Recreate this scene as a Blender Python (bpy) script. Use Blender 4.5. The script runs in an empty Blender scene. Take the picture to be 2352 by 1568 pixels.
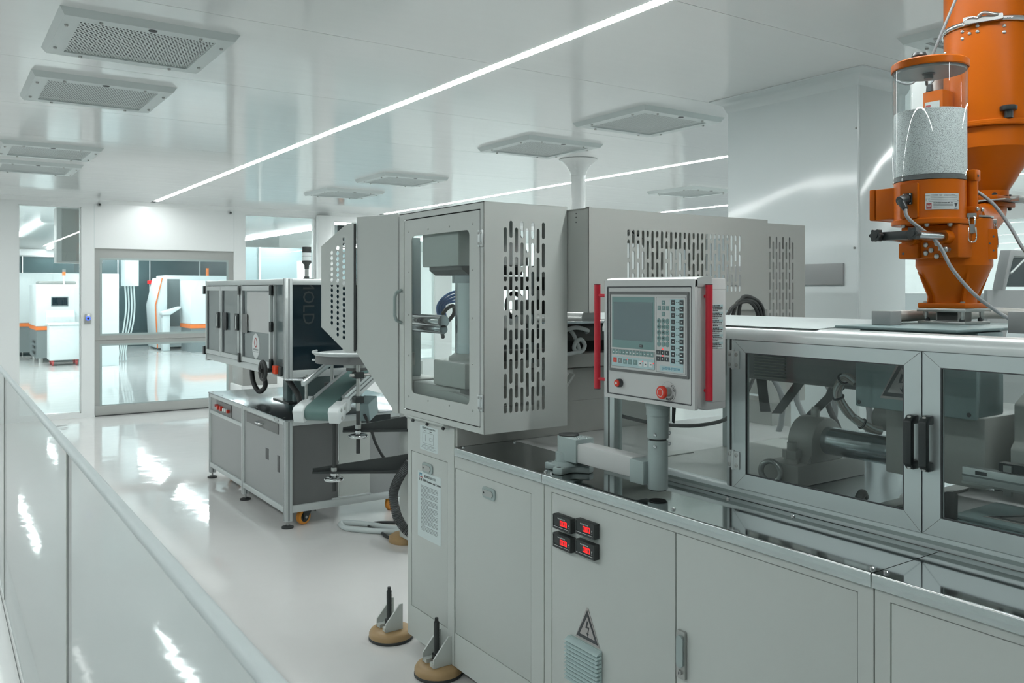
import bpy, bmesh, math, random
from mathutils import Vector, Matrix
random.seed(7)
S = bpy.context.scene
C = S.collection
PI = math.pi

# ------------------------------------------------------------------ camera, world, exposure
cam_d = bpy.data.cameras.new('camera')
cam = bpy.data.objects.new('camera', cam_d); C.objects.link(cam)
YAW = math.atan((1176+155)/1950.0)                 # the view looks 34 degrees right of the machine axis
cam.location = (0, 0, 1.6)
cam.rotation_euler = (PI/2, 0, -YAW)
cam_d.sensor_width = 36; cam_d.lens = 36*1950/2352.0
cam_d.shift_y = (666-784)/2352.0
cam_d.clip_start = 0.05; cam_d.clip_end = 100
cam_d.dof.use_dof = True; cam_d.dof.focus_distance = 3.0; cam_d.dof.aperture_fstop = 11.0
S.camera = cam

W = bpy.data.worlds.new('world'); S.world = W; W.use_nodes = True
W.node_tree.nodes['Background'].inputs[0].default_value = (0.75, 0.85, 0.86, 1)
W.node_tree.nodes['Background'].inputs[1].default_value = 0.35
S.view_settings.view_transform = 'Standard'; S.view_settings.look = 'None'
S.view_settings.gamma = 1; S.view_settings.use_curve_mapping = False
S.view_settings.exposure = 0.0
LED_POWER = 53.0                                   # emission of the ceiling light strips
cy = S.cycles
cy.use_denoising = True
cy.max_bounces = 9; cy.diffuse_bounces = 5; cy.glossy_bounces = 5
cy.transmission_bounces = 5; cy.transparent_max_bounces = 16
cy.caustics_reflective = False; cy.caustics_refractive = False
cy.sample_clamp_indirect = 4.0
cy.use_adaptive_sampling = True; cy.adaptive_threshold = 0.025

# ------------------------------------------------------------------ materials
def lin(h):
    if isinstance(h, (tuple, list)): return tuple(h[:3])
    v = [int(h[i:i+2], 16)/255.0 for i in (0, 2, 4)]
    return tuple(c/12.92 if c <= 0.04045 else ((c+0.055)/1.055)**2.4 for c in v)
def mat(name, col, rough=0.5, metal=0.0, spec=0.5, emit=0.0, bump=0.0, bscale=60.0, coat=0.0, var=0.0, vscale=3.0, aniso=None, rvar=0.0, bdist=0.01):
    m = bpy.data.materials.new(name); m.use_nodes = True
    nt = m.node_tree; b = nt.nodes['Principled BSDF']; L = nt.links
    c = lin(col)
    b.inputs['Base Color'].default_value = (*c, 1)
    b.inputs['Roughness'].default_value = rough
    b.inputs['Metallic'].default_value = metal
    b.inputs['Specular IOR Level'].default_value = spec
    if coat: b.inputs['Coat Weight'].default_value = coat; b.inputs['Coat Roughness'].default_value = 0.08
    if emit:
        b.inputs['Emission Color'].default_value = (*c, 1); b.inputs['Emission Strength'].default_value = emit
    if bump or var or rvar:
        tc = nt.nodes.new('ShaderNodeTexCoord')
        src = tc.outputs['Object']
        if aniso:
            mp = nt.nodes.new('ShaderNodeMapping'); mp.inputs['Scale'].default_value = aniso
            L.new(src, mp.inputs[0]); src = mp.outputs[0]
    if bump:
        n = nt.nodes.new('ShaderNodeTexNoise'); n.inputs['Scale'].default_value = bscale; n.inputs['Detail'].default_value = 2
        bp = nt.nodes.new('ShaderNodeBump'); bp.inputs['Strength'].default_value = bump; bp.inputs['Distance'].default_value = bdist
        L.new(src, n.inputs['Vector']); L.new(n.outputs[0], bp.inputs['Height']); L.new(bp.outputs[0], b.inputs['Normal'])
    if var or rvar:
        n2 = nt.nodes.new('ShaderNodeTexNoise'); n2.inputs['Scale'].default_value = vscale; n2.inputs['Detail'].default_value = 4
        L.new(src, n2.inputs['Vector'])
        if var:
            mx = nt.nodes.new('ShaderNodeMix'); mx.data_type = 'RGBA'
            mx.inputs[6].default_value = (*[x*(1-var) for x in c], 1); mx.inputs[7].default_value = (*[min(1, x*(1+var)) for x in c], 1)
            L.new(n2.outputs[0], mx.inputs[0]); L.new(mx.outputs[2], b.inputs['Base Color'])
        if rvar:
            mr = nt.nodes.new('ShaderNodeMapRange'); mr.inputs[3].default_value = max(0.01, rough-rvar); mr.inputs[4].default_value = rough+rvar
            L.new(n2.outputs[0], mr.inputs[0]); L.new(mr.outputs[0], b.inputs['Roughness'])
    return m
def glass(name, tint=(0.96, 0.985, 0.98), f0=0.05, rough=0.0, haze=0.0, hazecol=(0.8, 0.85, 0.85)):
    m = bpy.data.materials.new(name); m.use_nodes = True
    nt = m.node_tree; nt.nodes.clear(); L = nt.links
    out = nt.nodes.new('ShaderNodeOutputMaterial')
    tr = nt.nodes.new('ShaderNodeBsdfTransparent'); tr.inputs[0].default_value = (*tint, 1)
    gl = nt.nodes.new('ShaderNodeBsdfGlossy'); gl.inputs['Roughness'].default_value = rough
    fr = nt.nodes.new('ShaderNodeFresnel'); fr.inputs['IOR'].default_value = (1+math.sqrt(f0))/(1-math.sqrt(f0))
    mx = nt.nodes.new('ShaderNodeMixShader')
    base = tr.outputs[0]
    if haze:
        df = nt.nodes.new('ShaderNodeBsdfDiffuse'); df.inputs[0].default_value = (*hazecol, 1)
        m2 = nt.nodes.new('ShaderNodeMixShader'); m2.inputs[0].default_value = haze
        L.new(tr.outputs[0], m2.inputs[1]); L.new(df.outputs[0], m2.inputs[2]); base = m2.outputs[0]
    ge = nt.nodes.new('ShaderNodeNewGeometry'); iv = nt.nodes.new('ShaderNodeMath'); iv.operation = 'SUBTRACT'; iv.inputs[0].default_value = 1
    L.new(ge.outputs['Backfacing'], iv.inputs[1])
    mu_ = nt.nodes.new('ShaderNodeMath'); mu_.operation = 'MULTIPLY'; L.new(fr.outputs[0], mu_.inputs[0]); L.new(iv.outputs[0], mu_.inputs[1])
    L.new(mu_.outputs[0], mx.inputs[0]); L.new(base, mx.inputs[1]); L.new(gl.outputs[0], mx.inputs[2])
    L.new(mx.outputs[0], out.inputs[0])
    return m

M = {}
M['floor'] = mat('epoxy_floor', (0.70, 0.695, 0.685), 0.055, bump=0.13, bscale=4.2, bdist=0.012, var=0.02, vscale=0.8)
M['ceil'] = mat('ceiling_white', (0.85, 0.87, 0.865), 0.10, spec=0.85, bump=0.05, bscale=2.2, aniso=(0.5, 3, 1), bdist=0.02)
M['wall'] = mat('wall_white', (0.82, 0.845, 0.84), 0.25)
M['colw'] = mat('column_white', (0.70, 0.76, 0.765), 0.14, bump=0.16, bscale=1.7, bdist=0.05)
M['led'] = mat('led_diffuser', (0.955, 1.0, 0.99), 0.5, emit=LED_POWER)
M['ledfar'] = mat('led_diffuser_far', (0.955, 1.0, 0.99), 0.5, emit=LED_POWER*2.4)
M['grey'] = mat('machine_grey_paint', (0.515, 0.545, 0.525), 0.42, bump=0.06, bscale=260, bdist=0.002, var=0.03, vscale=2.0)
M['grey2'] = mat('machine_grey_warm', (0.40, 0.415, 0.395), 0.42, bump=0.06, bscale=260, bdist=0.002, var=0.04)
M['greyd'] = mat('dark_grey_panel', (0.13, 0.135, 0.135), 0.4, var=0.05)
M['greym'] = mat('mid_grey_panel', (0.30, 0.315, 0.315), 0.38, var=0.03)
M['cast'] = mat('cast_grey_paint', (0.44, 0.45, 0.425), 0.3, bump=0.1, bscale=90, bdist=0.002)
M['gap'] = mat('joint_shadow_gap', (0.03, 0.035, 0.035), 0.7)
M['bluegrey'] = mat('blue_grey_plastic', (0.24, 0.33, 0.335), 0.4)
M['armgrey'] = mat('arm_blue_grey', (0.33, 0.40, 0.395), 0.35)
M['offwhite'] = mat('off_white_paint', (0.56, 0.575, 0.57), 0.35)
M['alu'] = mat('anodised_aluminium', (0.60, 0.665, 0.67), 0.36, metal=0.6, bump=0.03, bscale=120, aniso=(1, 0.03, 1), bdist=0.002)
M['alul'] = mat('bright_aluminium', (0.62, 0.66, 0.66), 0.35, metal=0.5)
M['steel'] = mat('stainless_steel', (0.55, 0.57, 0.57), 0.07, metal=1.0, bump=0.02, bscale=3, bdist=0.01)
M['lip'] = mat('polished_steel_lip', (0.60, 0.62, 0.62), 0.16, metal=1.0)
M['steelb'] = mat('brushed_steel', (0.40, 0.44, 0.46), 0.18, metal=1.0, bump=0.03, bscale=40, aniso=(1, 0.05, 1), bdist=0.003)
M['chrome'] = mat('chrome', (0.75, 0.77, 0.78), 0.06, metal=1.0)
M['chromed'] = mat('chrome_shaft', (0.58, 0.63, 0.65), 0.2, metal=1.0)
M['zinc'] = mat('zinc_plated_steel', (0.45, 0.46, 0.45), 0.3, metal=0.9)
M['black'] = mat('black_plastic', (0.02, 0.026, 0.027), 0.35)
M['blackm'] = mat('black_painted_steel', (0.025, 0.03, 0.03), 0.45, bump=0.1, bscale=100, bdist=0.002)
M['rubber'] = mat('black_rubber', (0.03, 0.034, 0.034), 0.55)
M['darkblk'] = mat('dark_steel_block', (0.05, 0.055, 0.052), 0.45, var=0.3, vscale=18)
M['orange'] = mat('orange_paint', (0.43, 0.092, 0.0015), 0.36, spec=0.16, bump=0.10, bscale=28, bdist=0.004, var=0.08, vscale=5)
M['orangeb'] = mat('orange_plastic', (0.75, 0.06, 0.015), 0.4)
M['caster'] = mat('caster_orange', (0.72, 0.28, 0.03), 0.4)
M['red'] = mat('red_plastic', (0.50, 0.012, 0.03), 0.32)
M['redcap'] = mat('red_button', (0.62, 0.035, 0.015), 0.28)
M['white'] = mat('white_print', (0.74, 0.78, 0.78), 0.5)
M['paper'] = mat('paper_label', (0.62, 0.70, 0.70), 0.55)
M['ink'] = mat('print_ink', (0.05, 0.055, 0.06), 0.6)
M['inkg'] = mat('print_ink_grey', (0.20, 0.225, 0.23), 0.6)
M['inkb'] = mat('print_ink_blue', (0.10, 0.32, 0.45), 0.6)
M['inkr'] = mat('print_ink_red', (0.35, 0.06, 0.06), 0.6)
M['signpink'] = mat('warning_sign_ground', (0.40, 0.375, 0.37), 0.5)
M['louvre'] = mat('louvre_pale_plastic', (0.45, 0.565, 0.565), 0.45)
M['teal'] = mat('membrane_teal', (0.16, 0.27, 0.265), 0.35)
M['tealp'] = mat('membrane_pale_blue', (0.42, 0.58, 0.60), 0.45)
M['keyd'] = mat('membrane_dark_key', (0.035, 0.045, 0.05), 0.45)
M['screen'] = mat('lcd_screen_off', (0.13, 0.185, 0.20), 0.06, spec=0.6)
M['belt'] = mat('green_belt', (0.115, 0.20, 0.19), 0.42)
M['darkglass'] = mat('dark_tinted_glass', (0.008, 0.018, 0.024), 0.05, spec=0.3)
M['tintdoor'] = mat('grey_tinted_door', (0.13, 0.165, 0.17), 0.12, var=0.08, vscale=1.5)
M['padb'] = mat('pad_tan_paint', (0.36, 0.235, 0.11), 0.45, var=0.2, vscale=14)
M['padg'] = mat('pad_grey_edge', (0.25, 0.235, 0.225), 0.4)
M['pvc'] = mat('door_grey_fabric', (0.36, 0.37, 0.355), 0.25, bump=0.15, bscale=9, bdist=0.01)
M['hosew'] = mat('white_hose', (0.60, 0.66, 0.66), 0.4)
M['hoseg'] = mat('grey_cable', (0.27, 0.29, 0.30), 0.45)
M['cabled'] = mat('dark_grey_cable', (0.13, 0.14, 0.145), 0.45)
M['hosebl'] = mat('blue_tube', (0.05, 0.20, 0.55), 0.35)
def pellets():
    m = bpy.data.materials.new('white_pellets'); m.use_nodes = True; nt = m.node_tree; b = nt.nodes['Principled BSDF']; L = nt.links
    tc = nt.nodes.new('ShaderNodeTexCoord'); vo = nt.nodes.new('ShaderNodeTexVoronoi'); vo.inputs['Scale'].default_value = 470
    cr = nt.nodes.new('ShaderNodeValToRGB'); cr.color_ramp.elements[0].position = .48; cr.color_ramp.elements[0].color = (.74, .78, .78, 1); cr.color_ramp.elements[1].position = .85; cr.color_ramp.elements[1].color = (.36, .39, .40, 1)
    bp = nt.nodes.new('ShaderNodeBump'); bp.inputs['Strength'].default_value = .6; bp.inputs['Distance'].default_value = .002; bp.invert = True
    L.new(tc.outputs['Object'], vo.inputs['Vector']); L.new(vo.outputs['Distance'], cr.inputs[0]); L.new(cr.outputs[0], b.inputs['Base Color'])
    L.new(vo.outputs['Distance'], bp.inputs['Height']); L.new(bp.outputs[0], b.inputs['Normal']); b.inputs['Roughness'].default_value = .5
    return m
M['pellet'] = pellets()
M['blanket'] = mat('grey_white_blanket', (0.50, 0.56, 0.565), 0.6, bump=0.3, bscale=14, bdist=0.01)
M['ledred'] = mat('red_led', (1.0, 0.012, 0.014), 0.5, emit=1.25)
M['ledblue'] = mat('blue_led', (0.05, 0.12, 1.0), 0.5, emit=1.5)
M['lampw'] = mat('lamp_white', (0.8, 0.85, 0.85), 0.3)
M['farwhite'] = mat('far_machine_white', (0.72, 0.79, 0.80), 0.35)
M['fargrey'] = mat('far_machine_grey', (0.17, 0.20, 0.205), 0.4)
M['fardark'] = mat('dark_far_partition', (0.045, 0.075, 0.08), 0.2)
M['farblue'] = mat('blue_grey_partition', (0.36, 0.46, 0.48), 0.3, var=0.15, vscale=0.6)
M['farorange'] = mat('far_orange_stripe', (0.70, 0.17, 0.03), 0.4)
M['perf'] = mat('diffuser_paint', (0.62, 0.68, 0.675), 0.4)
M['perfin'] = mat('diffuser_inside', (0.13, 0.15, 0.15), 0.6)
M['cabletie'] = mat('bundle_wire_beige', (0.42, 0.40, 0.37), 0.5)
M['glass'] = glass('clear_glass', (0.95, 0.98, 0.975), 0.045)
M['glassd'] = glass('guard_acrylic', (0.90, 0.93, 0.925), 0.045)
M['glassw'] = glass('window_glass', (0.93, 0.97, 0.97), 0.06)
M['glassb'] = glass('barrier_glass', (0.93, 0.97, 0.97), 0.045, rough=0.03, haze=0.22, hazecol=(0.74, 0.80, 0.80))
M['tank'] = glass('acrylic_tank', (0.97, 0.985, 0.985), 0.04)
M['film'] = glass('door_film', (0.90, 0.96, 0.97), 0.05, rough=0.02)
M['lens'] = glass('red_lens', (0.6, 0.02, 0.03), 0.05)

# ------------------------------------------------------------------ mesh builder
class B:
    def __init__(s): s.v = []; s.f = []; s.T = Matrix.Identity(4)
    def add(s, vs, fs):
        o = len(s.v); s.v += [s.T @ Vector(p) for p in vs]; s.f += [tuple(i+o for i in f) for f in fs]; return s
    def box(s, x0, y0, z0, x1, y1, z1):
        x0, x1 = min(x0, x1), max(x0, x1); y0, y1 = min(y0, y1), max(y0, y1); z0, z1 = min(z0, z1), max(z0, z1)
        return s.add([(x0,y0,z0),(x1,y0,z0),(x1,y1,z0),(x0,y1,z0),(x0,y0,z1),(x1,y0,z1),(x1,y1,z1),(x0,y1,z1)],
              [(0,3,2,1),(4,5,6,7),(0,1,5,4),(1,2,6,5),(2,3,7,6),(3,0,4,7)])
    def prism(s, poly, axis, a, b):
        """polygon in the plane across an axis, pushed from a to b; x:(y,z)  y:(x,z)  z:(x,y)"""
        ar = sum(poly[i][0]*poly[(i+1) % len(poly)][1]-poly[(i+1) % len(poly)][0]*poly[i][1] for i in range(len(poly)))
        if ar < 0: poly = poly[::-1]
        a, b = min(a, b), max(a, b); n = len(poly)
        P = {'x': lambda p, t: (t, p[0], p[1]), 'y': lambda p, t: (p[0], t, p[1]), 'z': lambda p, t: (p[0], p[1], t)}[axis]
        vs = [P(p, a) for p in poly]+[P(p, b) for p in poly]
        fs = [tuple(range(n))[::-1], tuple(range(n, 2*n))]+[(i, (i+1) % n, n+(i+1) % n, n+i) for i in range(n)]
        if axis == 'y': fs = [f[::-1] for f in fs]
        return s.add(vs, fs)
    def cyl(s, p0, p1, r, n=20, r1=None, cap=True):
        p0, p1 = Vector(p0), Vector(p1); d = (p1-p0).normalized(); r1 = r if r1 is None else r1
        u = d.orthogonal().normalized(); w = d.cross(u)
        if abs(d.z) > .999: u = Vector((1, 0, 0)); w = d.cross(u)
        vs = []
        for p, q in ((p0, r), (p1, r1)):
            vs += [p+u*math.cos(2*PI*i/n)*q+w*math.sin(2*PI*i/n)*q for i in range(n)]
        fs = [(i, (i+1) % n, n+(i+1) % n, n+i) for i in range(n)]
        if cap: fs += [tuple(range(n))[::-1], tuple(range(n, 2*n))]
        return s.add(vs, fs)
    def lathe(s, c, prof, n=32, a0=0.0, closed=False):
        """profile of (radius, height) turned about a vertical axis through c"""
        c = Vector(c); vs = []
        for r, z in prof:
            vs += [(c.x+r*math.cos(2*PI*i/n+a0), c.y+r*math.sin(2*PI*i/n+a0), c.z+z) for i in range(n)]
        m = len(prof); fs = []
        for k in range(m-1 if not closed else m):
            k2 = (k+1) % m
            fs += [(k*n+i, k*n+(i+1) % n, k2*n+(i+1) % n, k2*n+i) for i in range(n)]
        if not closed:
            fs.append(tuple(range(n))[::-1]); fs.append(tuple(range((m-1)*n, m*n)))
        return s.add(vs, fs)
    def tube(s, pts, r, n=10, closed=False, smooth=6):
        pts = [Vector(p) for p in pts]
        if smooth and len(pts) > 2: pts = spline(pts, smooth, closed)
        m = len(pts); vs = []; t0 = None; u = None
        for i in range(m):
            a = pts[i-1] if (i or closed) else pts[i]; b = pts[(i+1) % m] if (i < m-1 or closed) else pts[i]
            t = (b-a).normalized()
            if u is None: u = t.orthogonal().normalized()
            else:
                u = u-t*u.dot(t); u = u.normalized() if u.length > 1e-6 else t.orthogonal().normalized()
            w = t.cross(u); rr = r[i*len(r)//m] if isinstance(r, list) else r
            vs += [pts[i]+u*math.cos(2*PI*j/n)*rr+w*math.sin(2*PI*j/n)*rr for j in range(n)]
        fs = [(k*n+j, k*n+(j+1) % n, ((k+1) % m)*n+(j+1) % n, ((k+1) % m)*n+j) for k in range(m if closed else m-1) for j in range(n)]
        if not closed: fs += [tuple(range(n))[::-1], tuple(range((m-1)*n, m*n))]
        return s.add(vs, fs)
    def ball(s, c, r, n=14, sz=1.0):
        c = Vector(c); prof = [(max(1e-4, r*math.sin(PI*k/8)), -r*sz*math.cos(PI*k/8)) for k in range(9)]
        return s.lathe(c, prof, n)
    def torus(s, c, R, r, axis=(0, 0, 1), n=28, m=10):
        ax = Vector(axis).normalized(); u = ax.orthogonal().normalized(); w = ax.cross(u); c = Vector(c)
        return s.tube([c+u*R*math.cos(2*PI*i/n)+w*R*math.sin(2*PI*i/n) for i in range(n)], r, m, True, 0)
def spline(P, k, closed=False):
    out = []; n = len(P)
    for i in range(n if closed else n-1):
        g = (lambda j: P[j % n]) if closed else (lambda j: P[max(0, min(n-1, j))])
        a, b, c, d = g(i-1), g(i), g(i+1), g(i+2)
        for q in range(k):
            t = q/k
            out.append(0.5*((2*b)+(c-a)*t+(2*a-5*b+4*c-d)*t*t+(3*b-a-3*c+d)*t**3))
    if not closed: out.append(P[-1])
    return out

ROOT = {}
def rootloc(p):
    while p is not None and p.parent is not None: p = p.parent
    return ROOT.get(p.name, Vector((0, 0, 0))) if p is not None else Vector((0, 0, 0))
def obj(name, b, m, parent=None, bev=0.0, seg=2, ang=40, kind=None, label=None):
    me = bpy.data.meshes.new(name)
    if isinstance(b, B):
        me.from_pydata([tuple(p) for p in b.v], [], b.f)
    else:
        bpy.data.meshes.remove(me); me = b; me.name = name
    if parent is None:
        xs = [v.co for v in me.vertices]
        lo = Vector([min(p[i] for p in xs) for i in range(3)]); hi = Vector([max(p[i] for p in xs) for i in range(3)])
        L = Vector(((lo.x+hi.x)/2, (lo.y+hi.y)/2, lo.z))
    else: L = rootloc(parent)
    me.transform(Matrix.Translation(-L))
    if bev:
        bm = bmesh.new(); bm.from_mesh(me)
        es = [e for e in bm.edges if len(e.link_faces) == 2 and e.calc_face_angle(0) > 0.5]
        bmesh.ops.bevel(bm, geom=es, offset=bev, segments=seg, profile=0.5, affect='EDGES', clamp_overlap=True)
        bm.to_mesh(me); bm.free()
    me.shade_smooth(); me.set_sharp_from_angle(angle=math.radians(ang))
    me.materials.clear(); me.materials.append(M[m] if isinstance(m, str) else m)
    o = bpy.data.objects.new(name, me); C.objects.link(o)
    if parent is None:
        o.location = L; ROOT[o.name] = L
    else: o.parent = parent
    if kind: o['kind'] = kind
    if label: o['label'] = label
    return o
def thing(name, label, cat, loc=(0, 0, 0), group=None):
    o = bpy.data.objects.new(name, None); o.empty_display_size = 0.05
    C.objects.link(o); o.location = loc; ROOT[o.name] = Vector(loc)
    o['label'] = label; o['category'] = cat
    if group: o['group'] = group
    return o
def tag(o, label, cat, group=None):
    o['label'] = label; o['category'] = cat
    if group: o['group'] = group
    return o
def dup(root, loc, label=None, rotz=None):
    r = root.copy(); C.objects.link(r); r.location = loc; ROOT[r.name] = Vector(loc)
    if rotz is not None: r.rotation_euler = (0, 0, rotz)
    if label: r['label'] = label
    def rec(src, dst):
        for ch in src.children:
            c = ch.copy(); C.objects.link(c); c.parent = dst; rec(ch, c)
    rec(root, r)
    return r
def copies(o, offs):
    """more parts like o, shifted by each offset"""
    out = []
    for d in offs:
        c = o.copy(); C.objects.link(c); c.location = Vector(o.location)+Vector(d); out.append(c)
    return out
def struct(name, b, m, parent=None, **k):
    o = obj(name, b, m, parent, **k)
    o['kind'] = 'structure'
    return o

def frame_mat(origin, u, v):
    """matrix that lays the local x axis along u and y along v"""
    u = Vector(u).normalized(); v = Vector(v); v = (v-u*v.dot(u)).normalized(); w = u.cross(v)
    m = Matrix((u, v, w)).transposed().to_4x4(); m.translation = Vector(origin); return m
def plate(outer, holes, t, T):
    """sheet with holes: filled 2D curve turned into mesh"""
    cu = bpy.data.curves.new('c', 'CURVE'); cu.dimensions = '2D'; cu.fill_mode = 'BOTH'; cu.extrude = t/2
    for poly in [outer]+holes:
        sp = cu.splines.new('POLY'); sp.points.add(len(poly)-1); sp.use_cyclic_u = True
        for p, q in zip(sp.points, poly): p.co = (q[0], q[1], 0, 1)
    ob = bpy.data.objects.new('c', cu); me = bpy.data.meshes.new_from_object(ob)
    bpy.data.objects.remove(ob); bpy.data.curves.remove(cu)
    me.transform(T); return me
def rect(x0, y0, x1, y1, r=0.0, n=4):
    if not r: return [(x0, y0), (x1, y0), (x1, y1), (x0, y1)]
    out = []
    for cx, cy_, a in ((x1-r, y1-r, 0), (x0+r, y1-r, 90), (x0+r, y0+r, 180), (x1-r, y0+r, 270)):
        out += [(cx+r*math.cos(math.radians(a+90*i/n)), cy_+r*math.sin(math.radians(a+90*i/n))) for i in range(n+1)]
    return out
def circ(cx, cy_, r, n=12): return [(cx+r*math.cos(2*PI*i/n), cy_+r*math.sin(2*PI*i/n)) for i in range(n)]
def slots(x0, z0, x1, z1, ncol, w, L, gap):
    hs = []; p = (x1-x0-w)/(ncol-1)
    for c in range(ncol):
        xc = x0+w/2+c*p; z = z0 - (0 if c % 2 else (L+gap)*0.5)
        while z < z1-0.02:
            a, b = max(z, z0), min(z+L, z1)
            if b-a > w*1.3: hs.append(rect(xc-w/2, a, xc+w/2, b, w/2*0.98, 3))
            z += L+gap
    return hs
def text(name, s, size, T, m, parent, ext=0.0004, align='CENTER', sx=1.0):
    cu = bpy.data.curves.new('t', 'FONT'); cu.body = s; cu.size = size; cu.extrude = ext; cu.align_x = align; cu.align_y = 'CENTER'
    cu.resolution_u = 2
    ob = bpy.data.objects.new('t', cu); me = bpy.data.meshes.new_from_object(ob)
    bpy.data.objects.remove(ob); bpy.data.curves.remove(cu)
    me.transform(T @ Matrix.Diagonal((sx, 1, 1, 1)))
    return obj(name, me, m, parent)
def face_x(x, y, z): return frame_mat((x, y, z), (0, -1, 0), (0, 0, 1))      # plane facing -x: reading runs towards -y
def face_y(x, y, z): return frame_mat((x, y, z), (1, 0, 0), (0, 0, 1))      # plane facing -y
def warning(parent, T, h, strip=False):
    """black-edged triangle with a bolt arrow; T at the middle of its base"""
    w = h*1.13
    tri = lambda k: [(-w/2*k, -h*(k-1)*0.35), (w/2*k, -h*(k-1)*0.35), (0, h*(0.35+0.65*k) if k < 1 else h*(1+(k-1)*.65))]
    g = plate([(-w*.56, -h*.07), (w*.56, -h*.07), (w*.03, h*1.08), (-w*.03, h*1.08)], [], 0.0006, T)
    o = obj('warning_sign', g, 'signpink', parent)
    T2 = T @ Matrix.Translation((0, 0, 0.0007))
    inner = [(-w*.36, h*.105), (w*.36, h*.105), (0, h*.80)]
    obj('sign_border', plate([(-w*.5, 0), (w*.5, 0), (0, h)], [inner], 0.0006, T2), 'ink', o)
    bolt = [(-.01*h, .64*h), (.05*h, .62*h), (-.01*h, .43*h), (.11*h, .45*h), (.045*h, .21*h), (.09*h, .235*h), (.02*h, .13*h), (-.05*h, .25*h), (.01*h, .22*h), (.045*h, .40*h), (-.09*h, .385*h)]
    obj('bolt_arrow', plate(bolt, [], 0.0006, T2), 'ink', o)
    return o
def screwheads(name, pts, axis, r, h, parent, m='zinc', n=10):
    """one mesh shared by every screw"""
    p0 = Vector(pts[0]); a = Vector(axis)
    b = B().cyl(p0, p0+a*h*0.6, r, n).cyl(p0+a*h*0.6, p0+a*h, r, n, r*0.6)
    o = obj(name, b, m, parent)
    copies(o, [Vector(p)-p0 for p in pts[1:]])
    return o

# ------------------------------------------------------------------ the room shell
YF = 11.83; CH = 2.74
XL, XR, YB = -3.4, 12.0, -5.0
YR = 27.0                                            # far end of the second room
struct('floor', B().box(XL-.2, YB-.2, -0.1, XR+.2, YR+.2, 0), 'floor')
ceil = struct('ceiling', B().box(XL, YB, CH+0.012, XR, YF, CH+0.08), 'gap')
LEDX = [-0.86, 2.37, 5.60, 8.83]; LW = 0.03
VY = [-2.30, -1.10, 1.84, 4.18, 5.37, 7.83, 8.95]
ys = [YB]+[y for y in [-3.58, -2.39, -1.2, 0.0, 1.2, 2.4, 3.59, 4.78, 5.97, 7.16, 8.35, 9.54, 10.73]]+[YF]
xs = [XL]+[v for x in LEDX for v in (x-LW-.001, x+LW+.001)]+[XR]
for i in range(len(ys)-1):
    for k in range(0, len(xs), 2):
        struct('panel', B().box(xs[k], ys[i]+.0015, CH, xs[k+1], ys[i+1]-.0015, CH+.012), 'ceil', ceil)
for k, x in enumerate(LEDX):
    t = thing('led_strip', ['long white LED strip in the ceiling, left of the glass barrier', 'long white LED strip running across the middle of the ceiling, the nearest and brightest line',
        'long white LED strip on the ceiling, behind the slim flared column', 'long white LED strip farthest to the right, ending at the big column'][k], 'light', (x, 3.4, CH-.002), 'LED strips along the ceiling')
    obj('diffuser', B().box(x-LW+.003, -1.2, CH-.002, x+LW-.003, YF-.26, CH+.008), 'led', t)
    obj('rail', B().box(x-LW, -1.21, CH-.001, x-LW+.003, YF-.25, CH+.011).box(x+LW-.003, -1.21, CH-.001, x+LW, YF-.25, CH+.011), 'alul', t)

# far wall with its openings
T0, T1 = YF, YF+0.12
w = B().box(XL, T0, 0, .856, T1, CH).box(.856, T0, 2.64, 1.54, T1, CH).box(1.54, T0, 0, 1.69, T1, CH).box(.856, T0, 0, 1.54, T1, .06)
w.box(1.69, T0, 2.13, 3.432, T1, CH).box(3.432, T0, 0, 3.586, T1, CH).box(3.586, T0, 2.65, 4.60, T1, CH).box(3.586, T0, 0, 4.60, T1, .5).box(4.60, T0, 0, 4.90, T1, CH)
w.box(4.90, T0, 2.62, 6.6, T1, CH).box(4.90, T0, 0, 6.6, T1, .5).box(6.6, T0, 0, 6.9, T1, CH).box(6.9, T0, 2.62, 8.6, T1, CH).box(6.9, T0, 0, 8.6, T1, .5).box(8.6, T0, 0, XR, T1, CH)
wf = struct('wall_far', w, 'wall')
struct('panel_joint', B().box(1.683, T0-.001, 2.13, 1.689, T0+.001, CH).box(3.43, T0-.001, 2.13, 3.436, T0+.001, CH), 'perf', wf)
for i, (a, b_, z0, z1) in enumerate([(.856, 1.54, .06, 2.64), (3.586, 4.60, .5, 2.65), (4.90, 6.6, .5, 2.62), (6.9, 8.6, .5, 2.62)]):
    wn = struct('window_%d' % (i+1), B().box(a, T0+.02, z0, a+.012, T1-.02, z1).box(b_-.012, T0+.02, z0, b_, T1-.02, z1).box(a, T0+.02, z1-.012, b_, T1-.02, z1).box(a, T0+.02, z0, b_, T1-.02, z0+.012), 'wall')
    struct('pane', B().box(a+.012, T0+.035, z0+.012, b_-.012, T0+.039, z1-.012), 'glassw', wn)
struct('wall_left', B().box(XL-.12, YB, 0, XL, YR, CH), 'wall')
struct('wall_back', B().box(XL, YB-.12, 0, XR, YB, CH), 'wall')
# cove between ceiling and far wall
struct('trim_1', B().prism([(T0, CH), (T0-.05, CH), (T0-.035, CH-.012), (T0-.012, CH-.035), (T0, CH-.05)], 'x', XL, XR), 'wall')
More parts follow.
